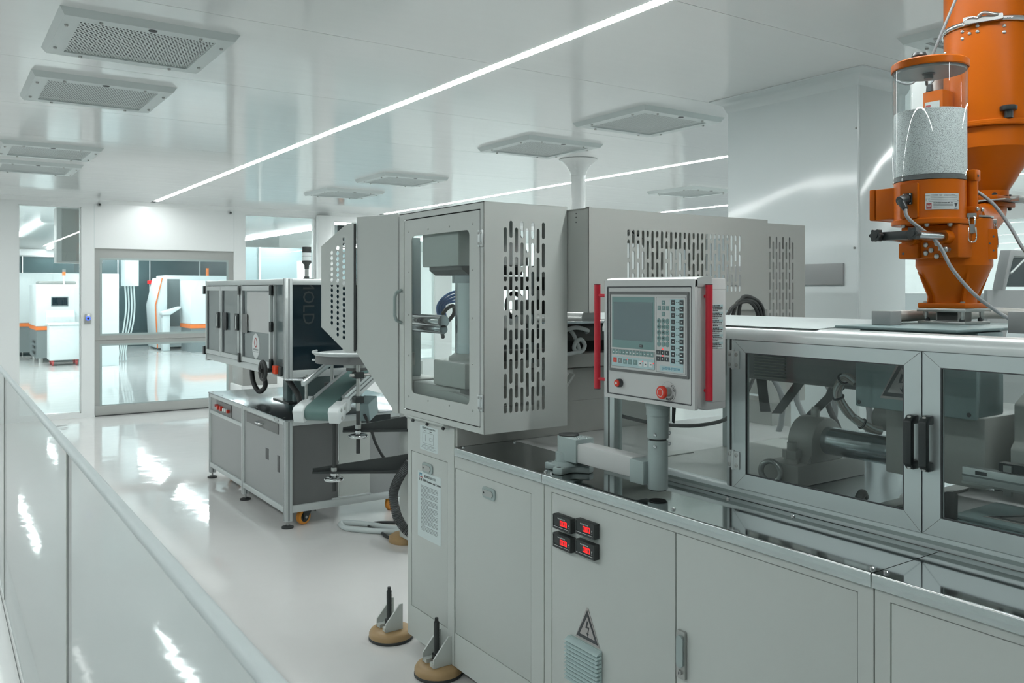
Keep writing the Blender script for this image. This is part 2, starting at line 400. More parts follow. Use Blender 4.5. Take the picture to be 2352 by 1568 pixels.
# right-hand wall: white frame with big panes and another bright room beyond
b = B().box(XR-.1, YB, 0, XR, YF, .25).box(XR-.1, YB, 2.55, XR, YF, CH)
for y in [-4.95, -2.2, .6, 2.9, 5.2, 7.5, 9.7, 11.7]: b.box(XR-.1, y, .25, XR, y+.1, 2.55)
wr = struct('wall_right', b, 'wall')
for i, (y0, y1) in enumerate([(-4.85, -2.2), (-2.1, .6), (.7, 2.9), (3.0, 5.2), (5.3, 7.5), (7.6, 9.7), (9.8, 11.7)]):
    struct('pane', B().box(XR-.06, y0, .25, XR-.055, y1, 2.55), 'glassw', wr)
struct('wall_outer', B().box(XR+2.4, YB, 0, XR+2.5, YF, CH), 'wall')
struct('floor_outer', B().box(XR+.2, YB, -.1, XR+2.5, YF, 0), 'floor')
struct('ceiling_outer', B().box(XR, YB, CH, XR+2.5, YF, CH+.05), 'ceil')
o = tag(obj('led_strip', B().box(XR+1.2, YB+.5, CH-.01, XR+1.26, YF-.5, CH-.001), 'led'), 'white LED strip in the bright side room seen past the orange hopper', 'light')

# roller door of grey fabric with two clear film windows
d1 = struct('door_1', B().box(1.69, T0+.03, 2.06, 3.432, T0+.05, 2.13).box(1.69, T0+.03, 1.99, 3.432, T0+.05, 2.06).box(1.69, T0+.03, .13, 1.775, T0+.05, 1.99).box(3.345, T0+.03, .13, 3.432, T0+.05, 1.99).box(1.775, T0+.03, .895, 3.345, T0+.05, 1.04), 'pvc')
struct('bottom_bar', B().prism([(T0+.0, .012), (T0+.075, .012), (T0+.085, .05), (T0+.075, .12), (T0+.04, .135), (T0+.005, .12), (T0-.005, .05)], 'x', 1.70, 3.425), 'pvc', d1)
struct('pane', B().box(1.775, T0+.037, 1.04, 3.345, T0+.041, 1.99), 'film', d1)
struct('pane', B().box(1.775, T0+.037, .13, 3.345, T0+.041, .895), 'film', d1)
struct('seam_tape', plate(rect(1.755, 1.02, 3.365, 2.01), [rect(1.78, 1.045, 3.34, 1.985)], .002, frame_mat((0, T0+.028, 0), (1, 0, 0), (0, 0, 1))), 'armgrey', d1)
struct('seam_tape', plate(rect(1.755, .12, 3.365, .915), [rect(1.78, .14, 3.34, .89)], .002, frame_mat((0, T0+.028, 0), (1, 0, 0), (0, 0, 1))), 'armgrey', d1)
struct('fold_ridge', B().prism([(T0+.03, .955), (T0+.015, .965), (T0+.03, .975)], 'x', 1.70, 3.42), 'pvc', d1)
struct('threshold_gap', B().box(1.70, T0-.01, 0.0005, 3.43, T0+.03, .012), 'gap', d1)

def fixing(x, z, lab):
    t = thing('door_sensor', lab, 'sensor', (x, T0, z))
    obj('housing', B().cyl((x, T0-.03, z), (x, T0, z), .022, 16), 'zinc', t, bev=.004)
    obj('lens', B().cyl((x, T0-.034, z), (x, T0-.03, z), .013, 12), 'black', t)
fixing(1.745, 2.68, 'small round dark sensor on the wall above the left end of the roller door')
fixing(3.38, 2.66, 'small round dark sensor on the wall above the right end of the roller door')
t = thing('door_button', 'square grey wall switch with a glowing blue ring beside the roller door', 'switch', (1.615, T0, 1.18))
obj('plate', B().box(1.578, T0-.02, 1.18, 1.652, T0, 1.298), 'zinc', t, bev=.004)
obj('button_ring', B().torus((1.615, T0-.022, 1.245), .022, .005, (0, 1, 0)), 'ledblue', t)
obj('button', B().cyl((1.615, T0-.026, 1.245), (1.615, T0-.02, 1.245), .014, 14), 'black', t)

# ------------------------------------------------------------------ ceiling diffusers
def perf_sheet(wx, wy, nx, ny):
    """staggered punched sheet: every hole is a real opening"""
    b = B(); px, py_ = wx/nx, wy/ny; a, c = px*.27, py_*.40
    for j in range(ny):
        off = 0 if j % 2 else px*.5
        for i in range(nx+(1 if off else 0)):
            x0 = -wx/2+i*px-off; x1 = x0+px; x0 = max(x0, -wx/2); x1 = min(x1, wx/2); y0 = -wy/2+j*py_; y1 = y0+py_
            cx, cy_ = (x0+x1)/2, (y0+y1)/2
            if x1-x0 < px*.9:
                b.add([(x0, y0, 0), (x0, y1, 0), (x1, y1, 0), (x1, y0, 0)], [(0, 1, 2, 3)]); continue
            O = [(x0, y0), (cx, y0), (x1, y0), (x1, y1), (cx, y1), (x0, y1)]
            I = [(cx-a, cy_-c*.55), (cx, cy_-c), (cx+a, cy_-c*.55), (cx+a, cy_+c*.55), (cx, cy_+c), (cx-a, cy_+c*.55)]
            b.add([(*p, 0) for p in O]+[(*p, 0) for p in I], [(k, 6+k, 6+(k+1) % 6, (k+1) % 6) for k in range(6)])
    return b
def make_diffuser():
    t = thing('ceiling_diffuser', 'x', 'air vent', (0, 0, 0), 'perforated ceiling air diffusers')
    W2, D2 = .36, .355; b = B(); z0 = -.03
    O = [(-W2, -D2), (W2, -D2), (W2, D2), (-W2, D2)]; K = [(p[0]*.945, p[1]*.945) for p in O]; I = [(-.275, -.27), (.275, -.27), (.275, .27), (-.275, .27)]
    vs = [(*p, 0) for p in O]+[(*p, z0) for p in K]+[(*p, z0) for p in I]+[(*p, z0+.012) for p in I]
    b.add(vs, [q for k in range(4) for q in ((k, (k+1) % 4, 4+(k+1) % 4, 4+k), (4+k, 4+(k+1) % 4, 8+(k+1) % 4, 8+k), (8+k, 8+(k+1) % 4, 12+(k+1) % 4, 12+k))])
    obj('frame', b, 'perf', t, ang=10)
    s = perf_sheet(.55, .54, 40, 26); s.v = [v+Vector((0, 0, z0+.006)) for v in s.v]
    obj('perforated_sheet', s, 'perf', t)
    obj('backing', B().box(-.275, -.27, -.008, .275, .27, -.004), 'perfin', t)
    screwheads('screw', [(sx*.318, sy*.20, z0) for sx in (-1, 1) for sy in (-1, 1)]+[(sx*.20, sy*.305, z0) for sx in (-1, 1) for sy in (-1, 1)], (0, 0, -1), .008, .009, t, 'zinc', 8)
    obj('maker_plate', B().cyl((0, -.308, z0-.002), (0, -.308, z0), .018, 14), 'ink', t)
    return t
vent0 = make_diffuser()
VL = {(.78, 4.18): 'square perforated air vent nearest in the left row, at the upper left corner', (.78, 5.37): 'square perforated air vent second in the left row of the ceiling',
      (.78, 7.83): 'square perforated air vent third in the left row of the ceiling', (.78, 8.95): 'square perforated air vent farthest in the left row, by the far window',
      (3.97, 1.84): 'square perforated air vent partly hidden by the orange drying hopper', (3.97, 4.20): 'square perforated air vent right of the bright light strip, beside the big column',
      (3.97, 5.43): 'square perforated air vent in front of the slim flared column', (3.97, 7.83): 'square perforated air vent above the grey guard cabinet, second from the far wall',
      (3.97, 9.3): 'square perforated air vent closest to the far wall window', (7.2, 5.37): 'far square perforated air vent just left of the big column',
      (7.2, 6.9): 'far square perforated air vent just right of the slim flared column'}
first = True
for (x, y), lab in VL.items():
    if first: vent0.location = (x, y, CH); vent0['label'] = lab; first = False
    else: dup(vent0, (x, y, CH), lab)
for o in list(C.objects):
    if o.name.startswith('ceiling_diffuser'): ROOT[o.name] = o.location.copy()

# ------------------------------------------------------------------ columns
def cove_col(name, lab, x0, y0, x1, y1, fl, m, group=None):
    t = thing(name, lab, 'column', ((x0+x1)/2, (y0+y1)/2, 0), group)
    obj('shaft', B().box(x0, y0, 0, x1, y1, CH-.001), m, t, bev=.012)
    prof = [(fl, 0), (fl*.98, -.006), (fl*.55, -.02), (fl*.22, -fl*.45), (fl*.06, -fl*.85), (.0, -fl)]
    b = B(); rings = []
    for d, z in prof:
        b.v += [Vector((x0-d, y0-d, CH+z-.001)), Vector((x1+d, y0-d, CH+z-.001)), Vector((x1+d, y1+d, CH+z-.001)), Vector((x0-d, y1+d, CH+z-.001))]
    for k in range(len(prof)-1): b.f += [(k*4+i, k*4+(i+1) % 4, (k+1)*4+(i+1) % 4, (k+1)*4+i) for i in range(4)]
    obj('ceiling_cove', b, m, t)
    return t
ct = cove_col('column', 'big square glossy white column behind the machine at the right', 3.96, 2.62, 4.40, 3.50, .075, 'colw')
obj('corner_bead', B().cyl((3.958, 2.618, 0), (3.958, 2.618, CH-.08), .008, 8), 'colw', ct)
obj('bumper_rail', B().box(3.945, 2.70, 1.628, 3.959, 3.5, 1.742), 'greym', ct, bev=.003)
obj('screw', B().ball((3.956, 2.63, 2.44), .006), 'zinc', ct); obj('screw', B().ball((3.956, 2.64, 1.82), .006), 'zinc', ct)
t = thing('flared_column', 'slim round white column with a flared top, middle background', 'column', (4.66, 5.8, 0))
obj('shaft', B().cyl((4.66, 5.8, 0), (4.66, 5.8, CH-.002), .062, 24), 'wall', t)
obj('flare', B().lathe((4.66, 5.8, CH-.002), [(.066, -.14), (.075, -.10), (.10, -.06), (.14, -.02), (.17, -.006), (.17, 0)], 28), 'wall', t)
t = thing('pilaster', 'white rounded pilaster on the far wall between the two windows right of the door', 'column', (4.72, T0, 0))
obj('shaft', B().box(4.61, T0-.10, 0, 4.83, T0-.001, CH-.052), 'wall', t, bev=.02)

# ------------------------------------------------------------------ second room behind the far wall
struct('wall_end', B().box(XL, YR, 0, XR, YR+.1, CH), 'wall')
struct('ceiling_second', B().box(XL, T1, CH+.001, XR, YR, CH+.06), 'ceil')
struct('wall_side', B().box(XR, T1, 0, XR+.1, YR, CH), 'wall')
for k, (x, y0, y1, lab) in enumerate([(1.48, 16.3, 21.0, 'short LED strip seen through the left window, nearer one'), (2.64, 24.6, 26.6, 'short LED strip seen through the left window, farther one'), (5.83, 13.4, 19.5, 'LED strip in the room behind the window right of the door'), (9.2, 13, 24, 'LED strip deep in the far room at the right'), (-1.4, 13, 24, 'LED strip deep in the far room at the left'), (4.42, 16.6, 26.0, 'LED strip of the far room mirrored in the shiny floor through the roller door')]):
    tag(obj('led_strip', B().box(x-.022, y0, CH-.02, x+.022, y1, CH-.001), 'ledfar'), lab, 'light', 'LED strips of the far room')
# dark glazed partition with white mullions
pt = thing('dark_partition', 'dark glazed partition with thin white mullions at the back of the far room', 'partition', (3.0, 26.2, 0))
obj('dark_glazing', B().box(-2, 26.2, 0, 9.0, 26.25, 2.50), 'fardark', pt)
obj('top_rail', B().box(-2, 26.16, 2.50, 9.0, 26.25, 2.54), 'greym', pt)
mu = obj('mullion', B().box(1.98, 26.17, 0, 2.0, 26.199, 2.50), 'wall', pt)
copies(mu, [(dx, 0, 0) for dx in (-1.7, 1.55, 2.35, 3.2, 4.6, 5.4)])
# pale partition behind the window right of the door
pt = thing('pale_partition', 'blue-grey partition with a white mullion behind the window right of the door', 'partition', (6.5, 17.0, 0))
obj('board', B().box(5.0, 17.0, 0, 8.4, 17.06, 2.46), 'farblue', pt)
obj('mullion', B().box(5.42, 16.96, 0, 5.46, 16.999, 2.46), 'wall', pt)
obj('pale_post', B().box(6.22, 16.8, 0, 6.75, 16.999, 2.2), 'wall', pt)

def far_machine(loc, lab, wx, dy, h, window, shelf, lamp=True, hose=False):
    x, y = loc; t = thing('moulding_machine', lab, 'machine', (x, y, 0), 'white moulding machines in the far room')
    obj('upper_cover', B().box(x, y, .80, x+wx, y+dy, h), 'farwhite', t, bev=.02)
    obj('stripe', B().box(x-.006, y-.006, .72, x+wx+.006, y+dy, .80), 'farorange', t)
    obj('base', B().box(x+.01, y+.01, .10, x+wx-.01, y+dy-.01, .72), 'fargrey', t)
    ft = obj('foot', B().cyl((x+.1, y+.1, 0), (x+.1, y+.1, .10), .05, 12), 'zinc', t)
    copies(ft, [(wx-.2, 0, 0), (0, dy-.2, 0), (wx-.2, dy-.2, 0)])
    if window:
        a, c, e, f = window; wo = obj('window', B().box(x+a, y-.012, c, x+e, y+.002, f), 'fargrey', t, bev=.004)
        obj('pane', B().box(x+a+.02, y-.014, c+.02, x+e-.02, y-.0125, f-.02), 'darkglass', wo)
    if shelf:
        a, c, e, f = shelf; obj('chute', B().prism([(y, c), (y-.16, c), (y-.16, f-.14), (y-.06, f), (y, f)], 'x', x+a, x+e), 'farwhite', t, bev=.006)
        obj('chute_slot', B().box(x+a+.1, y-.13, c-.03, x+e-.1, y-.02, c-.001), 'fargrey', t)
    lv = obj('side_louvre', B().box(x-.008, y+.25, .18, x, y+.75, .24), 'black', t); copies(lv, [(0, 0, .12), (0, 0, .24)])
    if lamp:
        obj('lamp_pole', B().cyl((x+wx*.48, y+.3, h), (x+wx*.48, y+.3, h+.2), .02, 8), 'lampw', t)
        obj('lamp_red', B().cyl((x+wx*.48, y+.3, h+.2), (x+wx*.48, y+.3, h+.28), .035, 12), 'farorange', t)
        obj('lamp_top', B().cyl((x+wx*.48, y+.3, h+.28), (x+wx*.48, y+.3, h+.34), .035, 12), 'fargrey', t)
    return t
m1 = far_machine((1.87, 21.2), 'white machine with orange stripe and small window behind the left window', 1.2, 1.6, 1.73, (.29, 1.243, .63, 1.455), (.18, .85, .74, 1.157), True)
obj('motor_cover', B().box(1.95, 21.5, 1.73, 2.7, 22.2, 1.80), 'pvc', m1, bev=.05)
m2 = far_machine((1.05, 23.6), 'tall white machine with bent duct, behind the left window at its left edge', 2.1, 1.4, 2.02, None, None, False)
obj('duct', B().tube([(1.65, 23.45, 2.05), (1.25, 23.4, 2.05), (1.22, 23.4, 1.95), (1.22, 23.4, 1.5)], .075, 12), 'farwhite', m2)
obj('valve_box', B().box(.98, 23.42, 1.05, 1.4, 23.6, 1.45), 'black', m2, bev=.01)
obj('door', B().box(1.12, 23.585, .75, 1.5, 23.6, 1.05), 'fargrey', m2)
t = thing('bin', 'white wheeled bin standing before the orange striped machine', 'bin', (2.36, 20.2, 0))
obj('body', B().box(2.03, 20.2, .12, 2.62, 20.7, .86), 'farwhite', t, bev=.01)
obj('rim', B().box(2.0, 20.17, .86, 2.65, 20.73, .90), 'farwhite', t, bev=.008)
cw = obj('caster', B().cyl((2.08, 20.25, .05), (2.11, 20.25, .05), .05, 14).box(2.07, 20.23, .05, 2.12, 20.27, .12), 'inkr', t); copies(cw, [(.45, 0, 0), (0, .4, 0), (.45, .4, 0)])
t = thing('wall_cabinet', 'beige cabinet hanging high behind the left window', 'cabinet', (1.55, 12.6, 1.96))
obj('body', B().box(1.345, 12.6, 1.96, 1.9, 12.9, 2.69), 'offwhite', t, bev=.008)
obj('door', B().box(1.41, 12.588, 1.985, 1.88, 12.599, 2.67), 'pvc', t, bev=.004)
t = thing('wall_cabinet', 'grey box with an orange indicator behind the window right of the pilaster', 'cabinet', (5.2, 12.5, 2.28))
obj('body', B().box(5.08, 12.5, 2.30, 5.34, 12.7, 2.62), 'offwhite', t, bev=.01)
obj('side', B().box(5.23, 12.485, 2.30, 5.34, 12.499, 2.62), 'black', t)
obj('indicator', B().cyl((5.285, 12.48, 2.46), (5.285, 12.485, 2.46), .04, 16), 'farorange', t)
# machines seen through the roller door
far = thing('blow_machine', 'white machine with orange edge and dark doorway behind the upper door film', 'machine', (5.8, 24.2, 0))
obj('end_cover', B().prism([(4.95, .05), (4.90, 1.2), (5.06, 1.93), (5.20, 1.93), (5.20, .05)], 'y', 24.0, 25.2), 'farwhite', far, bev=.02)
obj('edge_stripe', B().prism([(4.93, .05), (4.88, 1.2), (5.05, 1.93), (5.075, 1.93), (4.905, 1.2), (4.955, .05)], 'y', 23.96, 23.995), 'farorange', far)
obj('main_cover', B().box(5.20, 24.3, .05, 8.2, 25.4, 2.0), 'farwhite', far, bev=.02)
obj('doorway', B().box(5.25, 24.28, .62, 5.58, 24.3, 1.90), 'fargrey', far)
obj('screen', B().box(5.62, 24.2, 1.25, 5.79, 24.3, 1.58), 'black', far, bev=.02)
obj('front_cover', B().box(5.46, 22.6, .72, 7.6, 23.7, 1.85), 'farwhite', far, bev=.02)
obj('stripe', B().box(5.45, 22.59, .62, 7.6, 23.7, .72), 'farorange', far)
obj('base', B().box(5.48, 22.62, 0.0, 7.5, 23.68, .62), 'fargrey', far)
obj('console_post', B().box(4.98, 23.5, 0, 5.16, 23.75, .95), 'farwhite', far, bev=.02)
obj('console', B().prism([(4.95, .95), (5.16, .95), (5.42, 1.12), (5.42, 1.17), (4.95, 1.02)], 'y', 23.45, 23.8), 'farwhite', far, bev=.01)
obj('lamp', B().cyl((6.45, 24.8, 2.0), (6.45, 24.8, 2.22), .04, 12), 'farorange', far)
t = thing('tall_cabinet', 'tall white cabinet behind the left side of the roller door film', 'cabinet', (3.1, 19.6, 0))
obj('body', B().box(2.93, 19.6, .0, 3.27, 20.3, 1.95), 'farwhite', t, bev=.01)
obj('handle', B().box(3.05, 19.58, .50, 3.15, 19.599, .54), 'fargrey', t)
t = thing('duct_box', 'white hanging duct box with hoses behind the upper door film', 'duct', (3.7, 20.6, 1.69))
obj('box', B().box(3.54, 20.5, 1.69, 3.83, 20.98, 2.74), 'farwhite', t, bev=.01)
for k in range(4):
    x = 3.58+k*.06; obj('hose', B().tube([(x, 20.7, 1.69), (x+.02, 20.7, 1.2), (x-.03, 20.7, .75), (x-.10-.02*k, 20.7, .3), (x-.16, 20.7, .02)], .016, 8), 'hosew', t)
o = tag(obj('led_sign', B().box(5.13, 26.155, 1.78, 5.36, 26.199, 1.87), 'ledred'), 'small glowing red display behind the upper door film', 'display')
tag(obj('low_block', B().box(5.4, 13.2, 0, 8.4, 15.0, .42), 'wall', bev=.02), 'low white plinth behind the roller door at its right', 'plinth')

# ------------------------------------------------------------------ glass barrier at the left
XG = .284
bt = thing('glass_barrier', 'waist-high glass barrier with a pale rail running along the lower left', 'barrier', (XG, 2.5, 0))
yj = [-2.6, -1.0, .7, 2.459, 4.787, 6.4]
for i in range(len(yj)-1):
    obj('pane', B().box(XG+.004, yj[i]+.004, .10, XG+.010, yj[i+1]-.004, 1.185), 'glassb', bt)
    obj('joint', B().box(XG+.001, yj[i+1]-.005, .10, XG+.013, yj[i+1]+.004, 1.185), 'zinc', bt)
obj('rail', B().prism(rect(XG-.006, 1.186, XG+.016, 1.204, .007, 4), 'y', yj[0], yj[-1]), 'blanket', bt, ang=60)
obj('skirting', B().prism([(XG-.002, 0), (XG-.002, .012), (XG+.002, .10), (XG+.014, .10), (XG+.014, 0)], 'y', yj[0], yj[-1]), 'wall', bt)
obj('floor_cove', B().prism([(XG-.002, .001), (XG-.07, .001), (XG-.045, .006), (XG-.02, .02), (XG-.006, .045), (XG-.002, .07)], 'y', yj[0], yj[-1]), 'wall', bt)

# ================================================================== THE BLOW MOULDING LINE
XB = 1.78                                             # front plane of the base cabinets
ZB, ZT = .047, .952                                   # bottom and top of the cabinets
def cabinet(name, lab, y0, y1, ztop, doors, x1=2.95, extra_top=False):
    t = thing(name, lab, 'cabinet', (XB+.5, (y0+y1)/2, ZB), 'grey base cabinets of the machine')
    b = B().box(XB+.02, y0+.001, ZB, x1, y1-.001, ztop)
    # face frame: stiles and rails around each door
    cuts = sorted(doors); ya = y0+.0015; f = B()
    zl, zh = doors[0][2], doors[0][3]
    f.box(XB, y0+.0015, ZB, XB+.0205, y1-.0015, max(zl, ZB+.001)).box(XB, y0+.0015, zh, XB+.0205, y1-.0015, ztop)
    for (a, c, zl_, zh_) in cuts:
        if a-ya > .006: f.box(XB, ya, zl, XB+.0205, a, zh)
        ya = c
    if y1-ya > .002: f.box(XB, ya, zl, XB+.0205, y1-.0015, zh)
    obj('carcass', b, 'grey', t); obj('face_frame', f, 'grey', t)
    obj('door_shadow_board', B().box(XB+.0192, y0+.004, zl+.001, XB+.0199, y1-.004, zh-.001), 'gap', t)
    ds = []
    for (a, c, zl_, zh_) in cuts:
        ds.append(obj('door', B().box(XB+.0005, a+.0022, zl_+.0022, XB+.019, c-.0022, zh_-.0022), 'grey', t, bev=.0015))
    return t, ds
cA, dA = cabinet('base_cabinet', 'tall narrow grey end cabinet with two paper labels, under the guard cabinet', 3.03, 3.446, 1.028, [(3.086, 3.411, .184, .880)])
cB, dB = cabinet('base_cabinet', 'grey base cabinet with one small latch, between the labelled end and the voltmeters', 2.407, 3.0285, ZT-.004, [(2.485, 3.022, .186, .868)])
cC, dC = cabinet('base_cabinet', 'wide grey base cabinet with four red voltmeters, louvre and long lock', 1.138, 2.406, ZT-.004, [(1.179, 1.766, .06, .898), (1.767, 2.363, .06, .898)])
cD, dD = cabinet('base_cabinet', 'grey base cabinet at the lower right corner of the picture', -.75, 1.137, ZT-.004, [(.25, 1.098, .06, .898)])
def latch(y, z, par):
    o = obj('latch', plate(rect(-.045, -.022, .045, .022, .015), [], .006, face_x(XB-.003, y, z)), 'armgrey', par, bev=.001)
    obj('latch_lever', plate(rect(-.04, -.012, .032, .012, .0115), [], .004, face_x(XB-.0075, y, z-.001)), 'zinc', o)
    obj('keyhole', B().cyl((XB-.0105, y+.028, z-.001), (XB-.0093, y+.028, z-.001), .004, 8), 'ink', o)
latch(3.255, .826, dA[0]); latch(2.762, .814, dB[0])

# paper labels on the end cabinet
def sheet(par, y0, y1, z0, z1, x, rows, seed, head=True):
    o = obj('paper_label', B().box(x, y0, z0, x+.0006, y1, z1), 'paper', par)
    rnd = random.Random(seed); b = B(); wy = y1-y0; z = z1-(.06 if head else .012); dz = (z-z0-.03)/rows
    for k in range(rows):
        e = .86 if k % 5 != 4 else rnd.uniform(.3, .7); a = y1-wy*.14
        while a > y1-wy*e:
            c = a-rnd.uniform(.006, .02); c = max(c, y1-wy*e); b.box(x-.0004, c, z-.0022, x-.0001, a, z); a = c-.0022
        z -= dz
    obj('printed_lines', b, 'inkg', o, kind='stuff')
    return o
s1 = sheet(cA, 3.141, 3.348, .513, .803, XB-.0008, 34, 3)
text('heading', 'Attention and Caution', .0135, face_x(XB-.0012, 3.205, .766), 'ink', s1)
text('heading', '注 意 事 项', .013, face_x(XB-.0012, 3.306, .766), 'ink', s1)
text('company_line', '机械制造有限公司', .0125, face_x(XB-.0012, 3.238, .785), 'inkg', s1)
text('logo', 'JMS', .017, face_x(XB-.0012, 3.32, .789), 'inkb', s1); obj('logo_bar', B().box(XB-.0012, 3.303, .776, XB-.0009, 3.337, .7795), 'inkr', s1)
s2 = obj('paper_label', B().box(XB-.0008, 3.168, .90, XB-.0002, 3.328, 1.006), 'paper', cA)
text('heading', '润滑图 Lubrication Chart', .011, face_x(XB-.0012, 3.248, .997), 'inkg', s2)
b = B()
for (a, c, e, f) in [(3.205, .93, 3.302, .931), (3.205, .93, 3.206, .978), (3.301, .93, 3.302, .978), (3.205, .977, 3.302, .978), (3.27, .983, 3.29, .987), (3.22, .983, 3.24, .987), (3.215, .945, 3.24, .946), (3.215, .958, 3.24, .959), (3.24, .945, 3.241, .959), (3.215, .945, 3.216, .959), (3.275, .94, 3.277, .97),
    (3.19, .922, 3.31, .9235), (3.20, .917, 3.26, .9182), (3.27, .917, 3.31, .9182), (3.18, .911, 3.32, .912), (3.19, .906, 3.29, .907)]: b.box(XB-.0012, a, c, XB-.0009, e, f)
obj('printed_drawing', b, 'inkg', s2, kind='stuff')

# levelling pads and screw brackets on the floor
def level_pad(y, lab, sub=False):
    x = 1.745; t = thing('levelling_foot', lab, 'machine foot', (x, y, 0), 'levelling feet of the machine')
    obj('pad', B().lathe((x, y, 0), [(.098, .002), (.101, .012), (.100, .03), (.092, .042), (.075, .047), (.02, .049)], 36), 'padb', t, ang=60)
    obj('pad_base', B().lathe((x, y, 0), [(.099, 0), (.1025, .003), (.1025, .010), (.101, .014)], 36), 'rubber', t)
    br = B()
    for s in (-1, 1): br.prism([(XB, .049), (XB-.085, .049), (XB-.085, .085), (XB-.015, .165), (XB, .165)], 'y', y+s*.046-.004, y+s*.046+.004)
    br.box(XB-.085, y-.046, .049, XB, y-.014, .066).box(XB-.085, y+.014, .049, XB, y+.046, .066).box(XB-.03, y-.014, .049, XB, y+.014, .066)
    obj('bracket', br, 'grey', t)
    sc = B()
    for k in range(26): sc.cyl((x-.01, y, .05+k*.0065), (x-.01, y, .0565+k*.0065), .0125, 10, .0108)
    obj('screw_rod', sc.cyl((x-.01, y, .218), (x-.01, y, .235), .008, 8), 'rubber', t)
    obj('nut', B().cyl((x-.01, y, .066), (x-.01, y, .086), .021, 6), 'rubber', t)
level_pad(3.55-.005, 'tan round levelling foot at the far left end of the grey machine base')
level_pad(3.10, 'tan round levelling foot at the bottom edge, below the labelled end cabinet')

# voltmeters
def make_meter():
    t = thing('voltage_meter', 'x', 'meter', (0, 0, 0), 'red digital voltage meters')
    Tm = lambda x: frame_mat((x, 0, 0), (0, -1, 0), (0, 0, 1))
    obj('housing', B().box(-.026, -.0545, -.0265, 0, .0545, .0265), 'rubber', t, bev=.002)
    obj('bezel', plate(rect(-.0535, -.0255, .0535, .0255, .002), [rect(-.049, -.0145, .049, .0205, .001)], .002, Tm(-.0268)), 'blackm', t)
    obj('display', B().box(-.0265, -.047, -.0125, -.0262, .047, .0195), 'black', t)
    obj('white_line', B().box(-.0284, -.047, -.0172, -.0279, .047, -.0160), 'white', t)
    text('title', 'VOLTAGE METER', .0058, Tm(-.0268) @ Matrix.Translation((-.003, .0145, 0)), 'white', t)
    text('unit', 'V', .0105, Tm(-.0268) @ Matrix.Translation((.041, -.001, 0)), 'white', t)
    obj('unit_bar', B().box(-.027, -.044, -.0092, -.0266, -.038, -.0085), 'white', t)
    text('model_mark', 'V96', .004, Tm(-.0282) @ Matrix.Translation((.043, -.0212, 0)), 'inkg', t)
    dg = B(); h, w, th = .0185, .0115, .0028
    for k, cx in enumerate((-.004, .0105, .025)):
        cxy = -cx; z0 = -.0095
        for (a, c, e, f) in [(-w/2, 0, w/2, th), (-w/2, h-th, w/2, h), (-w/2, .001, -w/2+th, h/2-.0006), (-w/2, h/2+.0006, -w/2+th, h-.001), (w/2-th, .001, w/2, h/2-.0006), (w/2-th, h/2+.0006, w/2, h-.001)]:
            dg.box(-.0272, cxy-e, z0+c, -.0266, cxy-a, z0+f)
    dg.box(-.0272, -.0042, -.0095, -.0266, -.0022, -.0072)
    obj('digits', dg, 'ledred', t)
    return t
meter = make_meter(); meter.scale = (.85, .90, .94)
for k, (y, z, lab) in enumerate([(2.277, .8105, 'red voltage meter at the upper left of the four'), (2.155, .8205, 'red voltage meter at the upper right of the four'), (2.277, .7465, 'red voltage meter at the lower left of the four'), (2.155, .7535, 'red voltage meter at the lower right of the four')]):
    if k == 0: meter.location = (XB, y, z); meter['label'] = lab
    else: dup(meter, (XB, y, z), lab)
warning(dC[1], face_x(XB-.001, 2.167, .449), .098)
# pale louvre under the sign
lv = obj('louvre_back', B().box(XB-.006, 2.094, .292, XB, 2.256, .438), 'louvre', dC[1])
sl = obj('slat', B().prism([(XB-.004, 0), (XB-.027, 0), (XB-.011, .0105), (XB-.004, .0105)], 'y', 2.091, 2.259), 'louvre', lv)
for k in range(11):
    o = sl if k == 0 else sl.copy()
    if k: C.objects.link(o)
    o.location = (0, 0, .298+k*.0128)
# long swing-handle lock
lk = obj('lock_handle', plate(rect(-.0165, -.068, .0165, .068, .003), [], .009, face_x(XB-.0045, 1.738, .555)), 'zinc', dC[0], bev=.0015)
obj('lever', plate(rect(-.012, -.036, .012, .056, .0115), [], .006, face_x(XB-.012, 1.738, .555)), 'armgrey', lk, bev=.001)
obj('key_barrel', B().cyl((XB-.016, 1.738, .505), (XB-.009, 1.738, .505), .008, 14), 'zinc', lk)
obj('keyhole', B().box(XB-.0168, 1.7365, .501, XB-.0161, 1.7395, .508), 'ink', lk)

# ------------------------------------------------------------------ stainless worktops with a folded front lip
def worktop(y0, y1, lab, x1, m='steel', lip='lip'):
    t = thing('worktop', lab, 'worktop', (1.95, (y0+y1)/2, ZT), 'stainless worktop plates')
    obj('plate', B().box(XB-.006, y0+.001, ZT-.0035, x1, y1-.001, ZT+.002), m, t)
    obj('front_lip', B().prism([(XB-.012, ZT-.030), (XB-.0125, ZT-.001), (XB-.0115, ZT+.0015), (XB-.009, ZT+.0025), (XB-.005, ZT+.0025), (XB-.005, ZT-.001), (XB-.0101, ZT-.003), (XB-.0101, ZT-.030)], 'y', y0+.001, y1-.001), lip, t, ang=60)
    return t
wk = worktop(2.407, 3.0105, 'dark reflecting worktop plate below the tall guard cabinet', 2.0595)
screwheads('screw', [(1.80, 2.99, ZT+.002), (2.04, 2.97, ZT+.002), (1.80, 2.425, ZT+.002)], (0, 0, 1), .007, .006, wk, 'chrome')
wk = worktop(1.138, 2.406, 'long mirror-like worktop plate under the control panel arm', 2.0595)
screwheads('screw', [(1.80, 1.155, ZT+.002), (1.805, 1.80, ZT+.002), (2.03, 1.55, ZT+.002), (1.80, 2.39, ZT+.002), (2.03, 1.79, ZT+.002)], (0, 0, 1), .007, .006, wk, 'chrome')
wk = worktop(-.75, 1.137, 'mirror-like worktop plate at the right edge of the picture', 2.0595)
